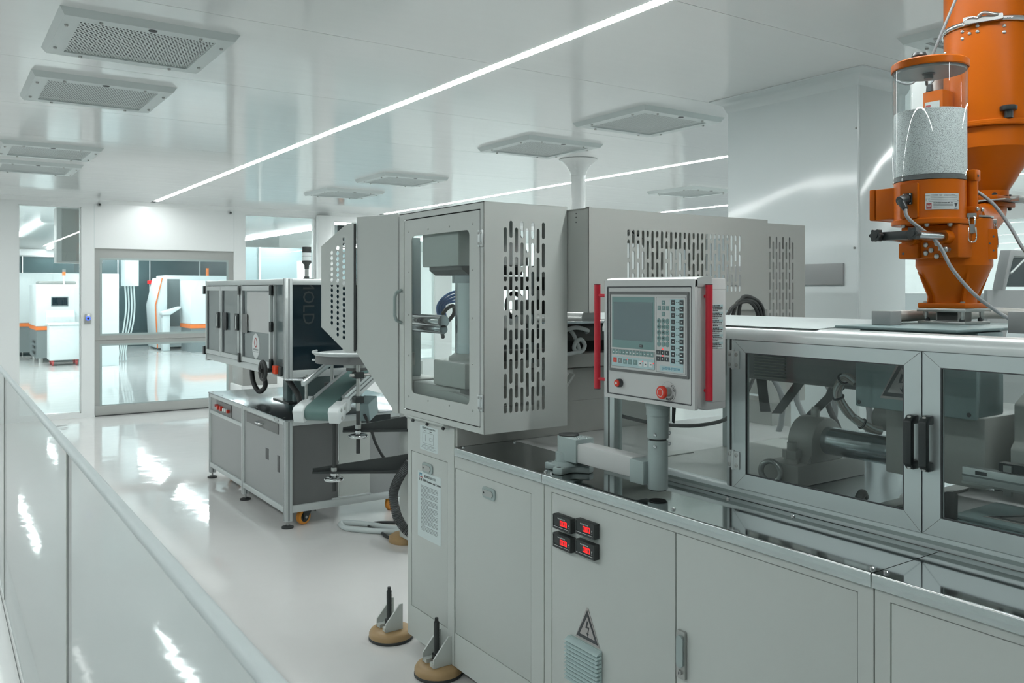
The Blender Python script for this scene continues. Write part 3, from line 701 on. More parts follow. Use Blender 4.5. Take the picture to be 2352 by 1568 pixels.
screwheads('screw', [(1.80, 1.12, ZT+.002), (1.81, .4, ZT+.002)], (0, 0, 1), .007, .006, wk, 'chrome')
dk = thing('machine_deck', 'painted grey machine deck behind the acrylic doors', 'deck', (2.75, 1.2, ZT))
obj('deck_plate', B().box(2.061, 1.90, ZT-.0035, 3.05, 2.406, ZT+.002), 'grey', dk)
obj('deck_plate', B().box(2.061, 1.335, ZT-.0035, 3.05, 1.899, ZT+.002), 'steelb', dk)
obj('deck_plate', B().box(2.061, -.75, ZT-.0035, 3.05, 1.334, ZT+.002), 'greym', dk)
obj('deck_plate', B().box(2.061, 2.407, ZT-.0035, 3.35, 3.0105, ZT+.002), 'offwhite', dk)
obj('deck_rail', B().box(2.30, 1.60, ZT+.002, 2.34, 1.76, ZT+.012), 'greym', dk)
obj('cross_rail', B().box(2.20, 1.42, ZT+.002, 3.0, 1.47, ZT+.016), 'grey2', dk, bev=.002)
obj('mount_tab', B().box(2.36, 2.38, ZT+.002, 2.50, 2.44, ZT+.006), 'grey', dk)
obj('white_tray', B().lathe((2.56, 1.28, ZT+.002), [(.02, .004), (.22, .004), (.23, .012), (.225, .002)], 40), 'offwhite', dk)

# ------------------------------------------------------------------ machine centre body behind the worktop
cb = thing('platen_unit', 'grey centre body with gussets between guard cabinet and control panel', 'machine', (2.5, 3.2, ZT))
obj('front_plate', B().box(1.784, 3.012, ZT+.003, 3.0, 3.029, 1.10), 'grey2', cb)
obj('upper_plate', B().box(2.165, 3.013, 1.1005, 3.0, 3.029, 1.245), 'grey2', cb)
obj('pedestal', B().box(2.20, 3.03, 1.03, 3.0, 3.40, 1.25), 'grey2', cb)
obj('gusset', B().prism([(2.175, 1.14), (2.30, 1.235), (2.30, 1.255), (2.175, 1.255)], 'y', 2.90, 3.011), 'grey', cb)
obj('gusset_web', B().prism([(2.175, 1.10), (2.29, 1.235), (2.283, 1.24), (2.175, 1.125)], 'y', 2.87, 2.90), 'grey', cb)
obj('lower_beam', B().box(2.18, 2.95, 1.256, 2.95, 3.35, 1.318), 'grey2', cb, bev=.006)
obj('platen_slot', B().box(2.18, 3.05, 1.319, 2.95, 3.34, 1.375), 'gap', cb)
pl = obj('platen', B().box(2.18, 2.92, 1.376, 2.85, 3.34, 1.452), 'darkblk', cb, bev=.004)
obj('top_rail', B().box(2.18, 2.90, 1.453, 2.9, 2.98, 1.462), 'steelb', cb)
screwheads('bolt', [(2.30, 2.919, 1.44), (2.315, 2.919, 1.437), (2.31, 2.919, 1.41)], (0, -1, 0), .006, .008, pl, 'black')
rl = obj('roller', B().cyl((2.36, 3.1, 1.463), (2.36, 3.3, 1.463), .05, 20), 'zinc', cb); copies(rl, [(-.16, 0, 0), (.2, 0, 0)])
obj('side_block', B().box(2.18, 2.90, 1.33, 2.235, 3.0, 1.40), 'darkblk', cb)
hp = [(2.215, 2.895, 1.37), (2.215, 2.885, 1.335), (2.24, 2.88, 1.325), (2.30, 2.88, 1.33), (2.335, 2.88, 1.335), (2.35, 2.88, 1.36), (2.33, 2.88, 1.385), (2.30, 2.88, 1.375), (2.295, 2.885, 1.345), (2.325, 2.885, 1.335), (2.30, 2.89, 1.40), (2.285, 2.90, 1.425)]
tag(obj('white_hose', B().tube(hp, .009, 10), 'hosew'), 'small white hose curled in a loop on the dark platen beside the red handle', 'hose')
tag(obj('white_hose', B().tube([(2.205, 2.90, 1.375), (2.235, 2.87, 1.425), (2.29, 2.865, 1.438), (2.36, 2.875, 1.425), (2.375, 2.90, 1.415)], .009, 10), 'hosew'), 'small white hose arched over the dark platen', 'hose')

# ------------------------------------------------------------------ tall guard cabinet
GX, GX1, GY0, GY1, GZ0, GZ1 = 1.75, 2.155, 2.754, 3.47, 1.044, 1.942
gc = thing('guard_cabinet', 'tall grey sheet-metal guard with a windowed door and a slotted side', 'guard', ((GX+GX1)/2, 3.1, GZ0))
Tx = frame_mat((GX+.0015, 0, 0), (0, 1, 0), (0, 0, 1))
obj('front_frame', plate(rect(GY0, GZ0, GY1, GZ1), [rect(2.781, 1.067, 3.427, 1.915, .004)], .003, Tx), 'grey', gc)
hs = slots(1.841, 1.118, 2.041, 1.872, 8, .0155, .098, .0165)
obj('slotted_side', plate(rect(GX, GZ0, GX1, GZ1), hs, .003, frame_mat((0, GY0+.0015, 0), (1, 0, 0), (0, 0, 1))), 'grey', gc)
obj('top_sheet', B().box(GX, GY0, GZ1-.003, GX1, GY1, GZ1), 'grey', gc)
obj('inner_flange', B().box(GX+.003, GY0+.003, GZ0, GX+.03, GY1-.003, GZ0+.003).box(GX+.003, GY0+.003, GZ0, GX1, GY0+.03, GZ0+.003).box(GX1-.003, GY0+.003, GZ0, GX1, GY0+.03, GZ1), 'grey', gc)
obj('door_stop', B().box(GX+.012, 2.775, 1.06, GX+.016, 2.80, 1.92).box(GX+.012, 3.40, 1.06, GX+.016, 3.433, 1.92).box(GX+.012, 2.775, 1.90, GX+.016, 3.433, 1.92).box(GX+.012, 2.775, 1.06, GX+.016, 3.433, 1.08), 'gap', gc)
dr = obj('door', plate(rect(2.785, 1.071, 3.421, 1.910, .004), [rect(2.863, 1.146, 3.352, 1.838, .022, 5)], .004, frame_mat((GX+.002, 0, 0), (0, 1, 0), (0, 0, 1))), 'grey', gc)
obj('window', B().box(GX+.006, 2.845, 1.13, GX+.009, 3.37, 1.855), 'glassd', dr)
sp = [(GX, y, z) for y in (2.838, 3.378) for z in (1.127, 1.31, 1.49, 1.68, 1.86)]+[(GX, y, z) for y in (3.02, 3.20) for z in (1.127, 1.86)]
screwheads('screw', sp, (-1, 0, 0), .0042, .003, dr, 'zinc', 8)
for z in (1.80, 1.165):
    h = obj('hinge', B().box(GX-.008, 2.775, z-.032, GX-.001, 2.79, z+.032).box(GX-.008, 2.755, z-.032, GX-.001, 2.7715, z+.032).box(GX-.010, 2.769, z-.018, GX-.0005, 2.777, z+.018), 'alul', gc, bev=.0015)
    screwheads('screw', [(GX-.008, y, z+dz) for y in (2.7825, 2.7635) for dz in (-.02, .02)], (-1, 0, 0), .0055, .003, h, 'zinc', 10)
obj('handle', B().tube([(GX-.001, 3.445, 1.60), (GX-.028, 3.445, 1.588), (GX-.036, 3.445, 1.57), (GX-.036, 3.445, 1.485), (GX-.028, 3.445, 1.465), (GX-.001, 3.445, 1.452)], .008, 10, smooth=0), 'armgrey', gc, bev=.002)
obj('skirt_bracket', B().prism([(1.752, 1.042), (1.752, 1.035), (1.778, 1.018), (1.778, 1.03)], 'y', 3.07, 3.43), 'grey', gc)
screwheads('skirt_bolt', [(1.764, 3.36, 1.026), (1.764, 3.23, 1.026), (1.764, 3.09, 1.026)], (-.55, 0, -.8), .008, .012, gc, 'black', 8)
# left side guard, set at an angle, and the punched end plate
U = Vector((-.089, .255, 0)).normalized()
O1 = Vector((1.752, 3.478, 0)); L1 = .275
Tg = frame_mat(O1, U, (0, 0, 1)) @ Matrix.Translation((0, 0, .0))
sg = thing('side_guard', 'plain grey angled side guard with slanted lower edge, left of the windowed door', 'guard', tuple(O1+Vector((0, 0, 1.05))))
def extr(poly, T, t): return plate(poly, [], t, T)
obj('panel', extr([(.036, 1.052), (.036, 1.945), (L1, 1.945), (L1, 1.303)], Tg, .003), 'grey', sg)
obj('flange', plate([(0, 1.04), (0, 1.948), (.036, 1.948), (.036, 1.04)], [], .014, Tg), 'grey', sg, bev=.003)
obj('return_edge', B().box(1.66, 3.735, 1.303, 1.69, 3.738, 1.945), 'grey', sg)
obj('top_return', plate([(0, 0), (L1, 0), (L1, .06), (0, .06)], [], .003, frame_mat(O1+Vector((0, 0, 1.944)), U, (U.y, -U.x, 0))), 'grey', sg)
pgm = thing('perforated_guard', 'grey chamfered end guard with three columns of round holes', 'guard', (1.64, 3.87, 1.3))
O2 = O1+U*(L1+.012); Tp = frame_mat(O2, U, (0, 0, 1))
hl = []
for c, (s, z0, n) in enumerate([(.078, 1.372, 19), (.121, 1.385, 17), (.163, 1.415, 15)]):
    for k in range(n):
        z = z0+k*.0262
        if 1.36+max(0, (s-.10)*.9) < z < 1.875-max(0, (s-.06)*.55): hl.append(circ(s, z, .0103, 12))
obj('punched_plate', plate([(.035, 1.302), (.035, 1.918), (.055, 1.918), (.238, 1.815), (.238, 1.418), (.06, 1.302)], hl, .003, Tp), 'grey', pgm)
obj('flange', plate([(0, 1.302), (0, 1.918), (.035, 1.918), (.035, 1.302)], [], .012, Tp), 'grey', pgm, bev=.003)
obj('gap_shade_strip', plate([(-.012, 1.31), (.002, 1.31), (.002, 1.915), (-.012, 1.915)], [], .004, Tp @ Matrix.Translation((0, 0, -.006))), 'gap', pgm)  # dark strip set back between the guards, shade of the open gap as colour

# ------------------------------------------------------------------ inside the guard cabinet
cl = thing('clamp_cylinder', 'chrome upright press cylinder behind the guard door window', 'cylinder', (1.90, 3.12, 1.10))
obj('base_block', B().box(1.80, 2.98, 1.19, 2.10, 3.25, 1.30), 'cast', cl, bev=.01)
obj('base_lip', B().lathe((1.92, 3.12, 1.30), [(.10, 0), (.10, .012), (.075, .03)], 28), 'cast', cl)
obj('sleeve', B().cyl((1.92, 3.12, 1.33), (1.92, 3.12, 1.63), .072, 32), 'chromed', cl)
obj('collar', B().lathe((1.92, 3.12, 1.63), [(.085, 0), (.085, .03), (.09, .034)], 32), 'steelb', cl)
obj('head_plate', B().prism([(1.80, 1.70), (1.80, 1.685), (1.83, 1.664), (2.10, 1.664), (2.10, 1.70)], 'y', 3.0, 3.28), 'greyd', cl)
obj('head_block', B().box(1.775, 2.99, 1.70, 2.09, 3.30, 1.865), 'grey', cl, bev=.006)
obj('reflection_shape', B().lathe((1.98, 2.96, 1.702), [(.10, 0), (.10, .05), (.085, .10), (.06, .15), (.055, .19)], 28), 'wall', cl)  # white solid standing in for a bottle-shaped reflection
obj('tie_bar', B().cyl((1.82, 3.19, 1.465), (1.82, 3.475, 1.465), .028, 20), 'chrome', cl)
obj('tie_bar_sleeve', B().cyl((1.82, 3.19, 1.43), (1.82, 3.475, 1.43), .02, 16), 'steelb', cl)
obj('guide_rod', B().cyl((2.05, 2.86, 1.30), (2.05, 2.86, 1.70), .014, 14), 'steelb', cl)
obj('guide_block', B().box(1.99, 2.83, 1.50, 2.11, 2.90, 1.56).box(1.99, 2.83, 1.385, 2.11, 2.92, 1.44), 'darkblk', cl, bev=.004)
obj('mould_plate', B().box(1.86, 2.86, 1.31, 2.14, 2.95, 1.352), 'darkblk', cl, bev=.004)
obj('mould_plate', B().box(1.86, 2.87, 1.60, 2.13, 2.93, 1.655), 'darkblk', cl, bev=.004)
bs = thing('mould_base', 'light grey curved casting low behind the guard door window', 'machine part', (1.93, 3.15, 1.05))
obj('body', B().box(1.80, 3.02, 1.105, 2.15, 3.44, 1.188), 'cast', bs, bev=.012)
obj('curved_lip', B().prism([(2.80, 1.105), (2.86, 1.15), (2.95, 1.172), (3.08, 1.178), (3.22, 1.165), (3.33, 1.13), (3.36, 1.105)], 'x', 1.775, 1.80), 'grey2', bs)
fr = thing('valve_frame', 'grey upright frame with valves and black hose behind the guard door window, at its left', 'machine part', (1.80, 3.62, 1.1))
obj('post', B().box(1.86, 3.60, 1.19, 1.93, 3.68, 1.85), 'armgrey', fr, bev=.004)
obj('valve', B().box(1.80, 3.54, 1.25, 1.87, 3.60, 1.31), 'zinc', fr, bev=.005); obj('valve', B().box(1.79, 3.56, 1.33, 1.85, 3.62, 1.39), 'zinc', fr, bev=.005)
obj('valve_ring', B().torus((1.80, 3.50, 1.235), .022, .004, (1, 0.3, 0)), 'zinc', fr)
obj('hose', B().tube([(1.85, 3.56, 1.80), (1.83, 3.53, 1.79), (1.825, 3.52, 1.72), (1.825, 3.525, 1.52), (1.83, 3.53, 1.47)], .012, 8), 'rubber', fr)
obj('foot', B().box(1.78, 3.48, 1.105, 1.98, 3.72, 1.19), 'cast', fr, bev=.008)
for k in range(4):
    tag(obj('blue_tube', B().tube([(1.93+.012*k, 3.42, 1.46), (1.91+.012*k, 3.40, 1.53), (1.95+.01*k, 3.36, 1.585-.012*k), (2.03, 3.32, 1.60-.014*k), (2.12, 3.30, 1.58)], .006, 8), 'hosebl'), 'thin blue air tube bent behind the chrome cylinder', 'tube', 'blue air tubes behind the chrome cylinder')
tag(obj('black_hose', B().tube([(1.88, 3.30, 1.39), (1.85, 3.26, 1.44), (1.865, 3.27, 1.50), (1.93, 3.30, 1.53), (1.97, 3.36, 1.49), (1.93, 3.36, 1.45)], .009, 8), 'rubber'), 'black hose looping left of the chrome cylinder inside the guard', 'hose')
tag(obj('black_hose', B().tube([(2.06, 2.98, 1.50), (2.01, 2.96, 1.49), (1.99, 2.955, 1.54), (2.02, 2.96, 1.585), (2.07, 2.97, 1.57), (2.05, 2.96, 1.52), (2.10, 2.97, 1.53)], .010, 8), 'rubber'), 'coiled black hose right of the chrome cylinder inside the guard', 'hose')

# ------------------------------------------------------------------ upper sliding guard and its extension
ug = thing('sliding_guard', 'wide grey slotted upper guard behind the control panel', 'guard', (2.7, 2.7, 1.51))
hs = slots(2.352, 1.592, 3.043, 1.848, 26, .0135, .078, .0135)
obj('slotted_front', plate(rect(2.15, 1.51, 3.229, 1.928), hs, .003, frame_mat((0, 2.6095, 0), (1, 0, 0), (0, 0, 1))), 'grey2', ug)
obj('left_side', B().box(2.158, 2.611, 1.51, 2.161, 2.98, 1.928), 'grey2', ug)
obj('corner_fold', B().box(2.15, 2.6085, 1.51, 2.1605, 2.63, 1.93), 'grey2', ug)
obj('top_sheet', B().box(2.15, 2.611, 1.925, 3.229, 2.98, 1.928), 'grey2', ug)
obj('back_sheet', plate(rect(2.16, 1.51, 3.228, 1.928), [rect(2.55, 1.64, 2.80, 1.82, .02), rect(2.93, 1.66, 3.1, 1.80, .02)], .003, frame_mat((0, 2.99, 0), (1, 0, 0), (0, 0, 1))), 'grey2', ug)
obj('brace', B().prism([(2.40, 1.926), (2.42, 1.926), (2.62, 1.83), (2.60, 1.83)], 'y', 2.80, 2.81), 'black', ug)
screwheads('rivet', [(2.158, 2.70, 1.91), (2.158, 2.70, 1.895), (2.158, 2.70, 1.875)], (-1, 0, 0), .003, .001, ug, 'black', 8)
obj('wheel_bracket', B().box(2.152, 2.80, 1.47, 2.19, 2.86, 1.515), 'greyd', ug)
eg = thing('end_guard', 'narrow grey slotted guard panel at the right end of the sliding guard', 'guard', (3.37, 2.7, 1.06))
hs = slots(3.244, 1.17, 3.424, 1.853, 8, .012, .083, .013)
obj('slotted_front', plate(rect(3.2305, 1.065, 3.51, 1.914), hs, .003, frame_mat((0, 2.613, 0), (1, 0, 0), (0, 0, 1))), 'grey2', eg)
obj('side_sheet', B().box(3.507, 2.615, 1.065, 3.51, 2.95, 1.914), 'grey2', eg)
obj('top_sheet', B().box(3.2305, 2.615, 1.911, 3.51, 2.95, 1.914), 'grey2', eg)
obj('link_plate', B().box(3.17, 2.63, 1.30, 3.229, 2.70, 1.509).box(3.02, 2.63, 1.40, 3.17, 2.64, 1.509), 'grey2', eg)
obj('side_lug', B().box(3.51, 2.62, 1.72, 3.514, 2.7, 1.76), 'grey2', eg)
obj('stand', B().box(3.30, 2.64, 0, 3.44, 2.90, 1.065), 'grey2', eg)

# ------------------------------------------------------------------ control panel on its swing arm
ar = thing('swing_arm', 'grey cast swing arm on a four-lobed foot, carrying the control panel', 'arm', (1.885, 2.40, ZT+.002))
ft = B(); lobes = []
for k in range(4):
    a = PI/4+k*PI/2-.35
    for da, r in ((-.62, .052), (-.20, .092), (.20, .092), (.62, .052)): lobes.append((1.885+r*math.cos(a+da), 2.40+r*math.sin(a+da)))
obj('foot', ft.prism(lobes, 'z', ZT+.002, ZT+.026), 'armgrey', ar, bev=.005)
screwheads('foot_hole', [(1.885+.077*math.cos(PI/4+k*PI/2-.35), 2.40+.077*math.sin(PI/4+k*PI/2-.35), ZT+.026) for k in range(4)], (0, 0, 1), .008, .0008, ar, 'ink', 12)
obj('foot_dome', B().lathe((1.885, 2.40, ZT+.026), [(.060, 0), (.055, .006), (.050, .012)], 28), 'armgrey', ar)
obj('swivel_ring', B().lathe((1.885, 2.40, ZT+.038), [(.048, 0), (.048, .028), (.042, .034)], 32), 'armgrey', ar)
hd = B(); hp_ = [(1.885+.041*math.cos(a), 2.40+.041*math.sin(a)) for a in [i*PI/14 for i in range(0, 15)]]
hp_ += [(1.845, 2.31), (1.926, 2.31)]
obj('swivel_head', hd.prism(hp_, 'z', ZT+.045, ZT+.128), 'armgrey', ar, bev=.003)
obj('swivel_cap', B().lathe((1.885, 2.40, ZT+.128), [(.037, 0), (.037, .003), (.034, .0055)], 32), 'rubber', ar)
screwheads('screw', [(1.87, 2.345, ZT+.128), (1.905, 2.345, ZT+.128), (1.865, 2.32, ZT+.128), (1.90, 2.32, ZT+.128)], (0, 0, 1), .005, .003, ar, 'chrome', 8)
obj('arm_tube', B().box(1.852, 2.03, .998, 1.916, 2.315, 1.064), 'offwhite', ar, bev=.006)
obj('arm_socket', B().box(1.848, 1.975, .985, 1.922, 2.04, 1.060), 'armgrey', ar, bev=.004)
obj('elbow_post', B().cyl((1.89, 1.953, .974), (1.89, 1.953, 1.128), .0318, 32), 'armgrey', ar, bev=.002)
obj('elbow_seal', B().cyl((1.89, 1.953, .9705), (1.89, 1.953, .974), .027, 28), 'rubber', ar)
obj('swivel_gap', B().cyl((1.89, 1.953, 1.128), (1.89, 1.953, 1.134), .027, 28), 'rubber', ar)
obj('upper_post', B().cyl((1.89, 1.953, 1.134), (1.89, 1.953, 1.206), .0335, 32), 'armgrey', ar, bev=.002)
obj('collar', B().lathe((1.89, 1.953, 1.206), [(.0365, 0), (.0365, .023), (.038, .024), (.040, .043)], 36), 'armgrey', ar)
screwheads('screw', [(1.862, 1.935, 1.148), (1.862, 1.935, 1.112)], (-.84, -.54, 0), .0055, .006, ar, 'chrome', 10)
screwheads('screw', [(1.915, 1.932, 1.150), (1.915, 1.932, 1.116)], (.75, -.66, 0), .0055, .008, ar, 'chrome', 10)
obj('clamp_lever', B().prism([(1.922, 1.235), (1.934, 1.235), (1.928, 1.18), (1.921, 1.185)], 'y', 1.915, 1.925), 'black', ar, bev=.003)

PX, PY0, PY1, PZ0, PZ1 = 1.83, 1.737, 2.137, 1.25, 1.632
cp = thing('control_panel', 'off-white operator control panel with a screen, keypad and two red handles', 'control panel', (1.89, 1.937, PZ0))
obj('housing', B().prism([(PX+.02, PZ0+.004), (PX+.006, PZ0+.016), (PX+.006, PZ1-.012), (PX+.02, PZ1-.002), (PX+.05, PZ1+.004), (PX+.135, PZ1+.004), (PX+.135, PZ0-.004), (PX+.05, PZ0-.004)], 'y', PY0+.004, PY1-.004), 'offwhite', cp, bev=.004)
obj('top_profile', B().prism([(PX, PZ1-.022), (PX+.001, PZ1-.006), (PX+.010, PZ1+.004), (PX+.035, PZ1+.008), (PX+.07, PZ1+.009), (PX+.07, PZ1-.022)], 'y', PY0, PY1), 'alul', cp, ang=50)
fr_ = plate(rect(PY0, PZ0, PY1, PZ1), [rect(PY0+.012, PZ0+.012, PY1-.012, PZ1-.02, .004)], .012, frame_mat((PX+.004, 0, 0), (0, 1, 0), (0, 0, 1)))
obj('front_frame', fr_, 'offwhite', cp, bev=.002)
obj('frame_seal', plate(rect(PY0+.012, PZ0+.012, PY1-.012, PZ1-.02, .004), [rect(PY0+.0155, PZ0+.0155, PY1-.0155, PZ1-.0235, .003)], .008, frame_mat((PX+.003, 0, 0), (0, 1, 0), (0, 0, 1))), 'ink', cp)
obj('front_plate', B().box(PX+.001, PY0+.0155, PZ0+.0155, PX+.006, PY1-.0155, PZ1-.0235), 'offwhite', cp)
obj('side_seam', B().box(PX+.05, PY0+.0037, PZ1-.03, PX+.136, PY0+.0041, PZ1-.0292).box(PX+.05, PY0+.0037, PZ0+.018, PX+.136, PY0+.0041, PZ0+.0188), 'inkg', cp)
F = lambda y, z, d=0: frame_mat((PX+.001-d, y, z), (0, -1, 0), (0, 0, 1))
def fz(u, v):                                         # fraction across / up the membrane face -> y, z
    return PY1-.028-u*.349, 1.3515+v*.252
KT, KB = PZ1-.0375, 1.3385
obj('keypad_frame', plate(rect(PY0+.024, KB, PY1-.024, KT, .002), [rect(PY0+.0315, KB+.0085, PY1-.0285, KT-.0085, .001)], .004, frame_mat((PX, 0, 0), (0, 1, 0), (0, 0, 1))), 'greyd', cp)
obj('membrane', B().box(PX-.0005, PY0+.0315, KB+.0085, PX+.001, PY1-.0285, KT-.0085), 'offwhite', cp)
yl, yr = PY1-.0285, PY0+.0315; zt, zb = KT-.0085, KB+.0085; wM, hM = yl-yr, zt-zb
def MB_(a, c, e, f, m, name, par=None, d=.0008, th=.0005):   # a..e across (0..1), c..f down (0..1)
    return obj(name, B().box(PX-.0005-d, yl-e*wM, zt-f*hM, PX-.0005-d+th, yl-a*wM, zt-c*hM), m, par or cp)
sc = MB_(.022, .03, .60, .715, 'teal', 'screen_surround', d=.0006)
MB_(.045, .10, .575, .61, 'screen', 'screen', sc, d=.0014, th=.0006)
MB_(.405, .655, .445, .69, 'ink', 'usb_port', sc, d=.0014); MB_(.412, .668, .438, .676, 'white', 'usb_tongue', sc, d=.0018)
def outline(a, c, e, f, t, name, m='inkg'):
    y0, y1, z0, z1 = yl-e*wM, yl-a*wM, zt-f*hM, zt-c*hM
    return obj(name, plate(rect(y0, z0, y1, z1, .004), [rect(y0+t, z0+t, y1-t, z1-t, .0035)], .0004, frame_mat((PX-.0011, 0, 0), (0, 1, 0), (0, 0, 1))), m, cp)
outline(.62, .03, .985, .985, .0009, 'keypad_outline'); outline(.01, .735, .605, .97, .0009, 'keypad_outline')
MB_(.795, .055, .905+.05, .89, 'tealp', 'key_strip', d=.0005, th=.0004); MB_(.015, .835, .60, .965, 'tealp', 'key_strip', d=.0005, th=.0004)
def keys(cells, w, h, m, name, glyph=None, rnd=False, mg='white'):
    first = None; gl = None
    for k, (a, c) in enumerate(cells):
        y, z = yl-a*wM, zt-c*hM
        if first is None:
            T = frame_mat((PX-.0012, y, z), (0, -1, 0), (0, 0, 1))
            poly = circ(0, 0, w/2, 14) if rnd else rect(-w/2, -h/2, w/2, h/2, .001, 2)
            if rnd: poly = [(p[0], p[1]*h/w) for p in poly]
            first = obj(name, plate(poly, [], .0008, T), m, cp); y0, z0 = y, z
            if glyph:
                gl = obj('key_symbol', plate(glyph, [], .0003, frame_mat((PX-.00185, y, z), (0, -1, 0), (0, 0, 1))), mg, first)
        else:
            o = first.copy(); C.objects.link(o); o.location = Vector(first.location)+Vector((0, y-y0, z-z0))
            if gl: g2 = gl.copy(); C.objects.link(g2); g2.parent = o
g1 = [(-.0030, -.002), (.0030, -.002), (.0030, -.0005), (.001, -.0005), (.001, .0025), (-.001, .0025), (-.001, -.0005), (-.003, -.0005)]
g2 = [(-.003, -.0008), (0, -.003), (.003, -.0008), (.003, .001), (0, -.001), (-.003, .001)]
g3 = [(-.003, -.0015), (.003, -.0015), (.003, .0015), (-.003, .0015)]
g4 = [(-.0012, -.0026), (.0012, -.0026), (.0012, .0026), (-.0012, .0026)]
gls = [g2, g2, g1, g4, g1, g1, g3, g3, g3, g3]
for r_ in range(10):
    c = .095+r_*.0815
    keys([(.835, c), (.935, c)], .0155, .0145, 'keyd', 'dark_key', gls[r_])
    MB_(.872, c-.006, .880, c+.006, 'ink', 'indicator'); MB_(.890, c-.006, .898, c+.006, 'ink', 'indicator')
keys([(.712, .10), (.66, .17), (.712, .17), (.764, .17), (.712, .245)], .0125, .0135, 'teal', 'arrow_key', [(-.002, -.001), (.002, -.001), (0, .0025)])
keys([(.657+.053*i, .335+.073*j) for j in range(5) for i in range(3)], .0155, .0165, 'teal', 'round_key', None, True)
rk = [o for o in cp.children if o.name.startswith('round_key')]
for o, ch in zip(rk, '123456789+0-'):
    k = '123456789+0-'.index(ch); text('key_digit', ch, .0085, F(yl-(.657+.053*(k % 3))*wM, zt-(.335+.073*(k//3))*hM, .0031), 'ink', o)
    o.children[0].location = -Vector(o.location)
keys([(.650+.053*i, .735+.08*j) for j in range(2) for i in range(3)], .0155, .0135, 'keyd', 'small_dark_key', g4)
for (a, c) in [(.70, .69), (.70, .775)]: MB_(a, c-.006, a+.012, c+.006, 'ledred', 'red_indicator', d=.0014)
keys([(.045+.0475*i, .775) for i in range(12)], .0135, .0145, 'teal', 'function_key', g3)
keys([(.065, .885)], .0165, .0155, 'redcap', 'red_key', g4)
keys([(.135, .89)], .0165, .0155, 'inkg', 'grey_key', g4)
keys([(.205+.07*i, .895) for i in range(3)], .0165, .0155, 'teal', 'teal_key', g4)
keys([(.415+.07*i, .905) for i in range(3)], .0165, .0165, 'white', 'white_key', g3, mg='ink')
for a, c in [(.232, .865), (.442, .87), (.582, .885)]: MB_(a, c-.006, a+.010, c+.006, 'ledred', 'red_indicator', d=.0014)
b = B()
for i in range(12):
    y = yl-(.045+.0475*i)*wM
    for q in range(3): b.box(PX-.0011, y-.0052+q*.0036, zt-.748*hM, PX-.0008, y-.0027+q*.0036, zt-.742*hM)
obj('key_captions', b, 'ink', cp, kind='stuff')
obj('name_strip', B().box(PX-.0012, yl-.955*wM, zt-.965*hM, PX-.0006, yl-.665*wM, zt-.90*hM), 'tealp', cp)
text('panel_name', 'JAZP10-SYSTEM', .0108, F(yl-.81*wM, zt-.932*hM, .0024), 'inkb', cp)
# start lamp and emergency stop
st = obj('red_push_button', B().cyl((PX-.012, 2.062, 1.3015), (PX+.001, 2.062, 1.3015), .0135, 24), 'ink', cp, bev=.001)
obj('lens', B().cyl((PX-.018, 2.062, 1.3015), (PX-.012, 2.062, 1.3015), .0115, 24), 'redcap', st, bev=.002)
obj('mark', plate(circ(0, 0, .004), [], .0004, frame_mat((PX-.0184, 2.062, 1.3015), (0, -1, 0), (0, 0, 1))), 'white', st)
es = obj('emergency_stop', B().cyl((PX-.020, 1.846, 1.294), (PX+.001, 1.846, 1.294), .0145, 24), 'zinc', cp)
obj('legend_ring', plate(circ(0, 0, .030, 32), [circ(0, 0, .0145, 24)], .0008, F(1.846, 1.294, .0008)), 'offwhite', es)
ring_edge = obj('legend_edge', plate(circ(0, 0, .0306, 32), [circ(0, 0, .0299, 32)], .0006, F(1.846, 1.294, .0008)), 'inkg', es)
obj('mushroom_cap', B().cyl((PX-.034, 1.846, 1.294), (PX-.020, 1.846, 1.294), .0200, 32), 'redcap', es, bev=.0045, seg=3)
for s, a0 in (('STOP', 52), ('EMERGENCY', -100)):
    for k, chh in enumerate(s):
        a = math.radians(a0+(-1 if s == 'STOP' else 1)*(k*14-(0 if s == 'STOP' else 0))) if s == 'STOP' else math.radians(a0+k*13-30)
        T = F(1.846, 1.294, .0014) @ Matrix.Rotation(a, 4, 'Z') @ Matrix.Translation((.0235, 0, 0)) @ Matrix.Rotation(PI/2 if s != 'STOP' else -PI/2, 4, 'Z')
        text('legend_letter', chh, .0095, T, 'ink', es)
arrow = B().torus((0, 0, 0), .0115, .0009, (1, 0, 0), 24, 6); arrow.v = [p+Vector((PX-.0342, 1.846, 1.294)) for p in arrow.v]
obj('twist_mark', arrow, 'white', es)
# red handles and their side stand-offs
for y, x, dz, lab in ((PY1+.045, PX+.005, 0, 'left red handle'), (PY0-.012, PX+.045, .006, 'right red handle')):
    h = obj('red_handle', B().cyl((x, y, 1.272+dz), (x, y, 1.618-dz*.5), .0105, 20), 'red', cp)
    s = 1 if y > 2 else -1
    so = obj('stand_off', B().cyl((x, y, 1.305), (x, (PY1-.004) if s > 0 else PY0+.004, 1.305), .0055, 12), 'red', h); copies(so, [(0, 0, .277)])
    ec = obj('end_cap', B().cyl((x, y, 1.2695+dz), (x, y, 1.272+dz), .0105, 20), 'ink', h); copies(ec, [(0, 0, .3485-1.5*dz)])
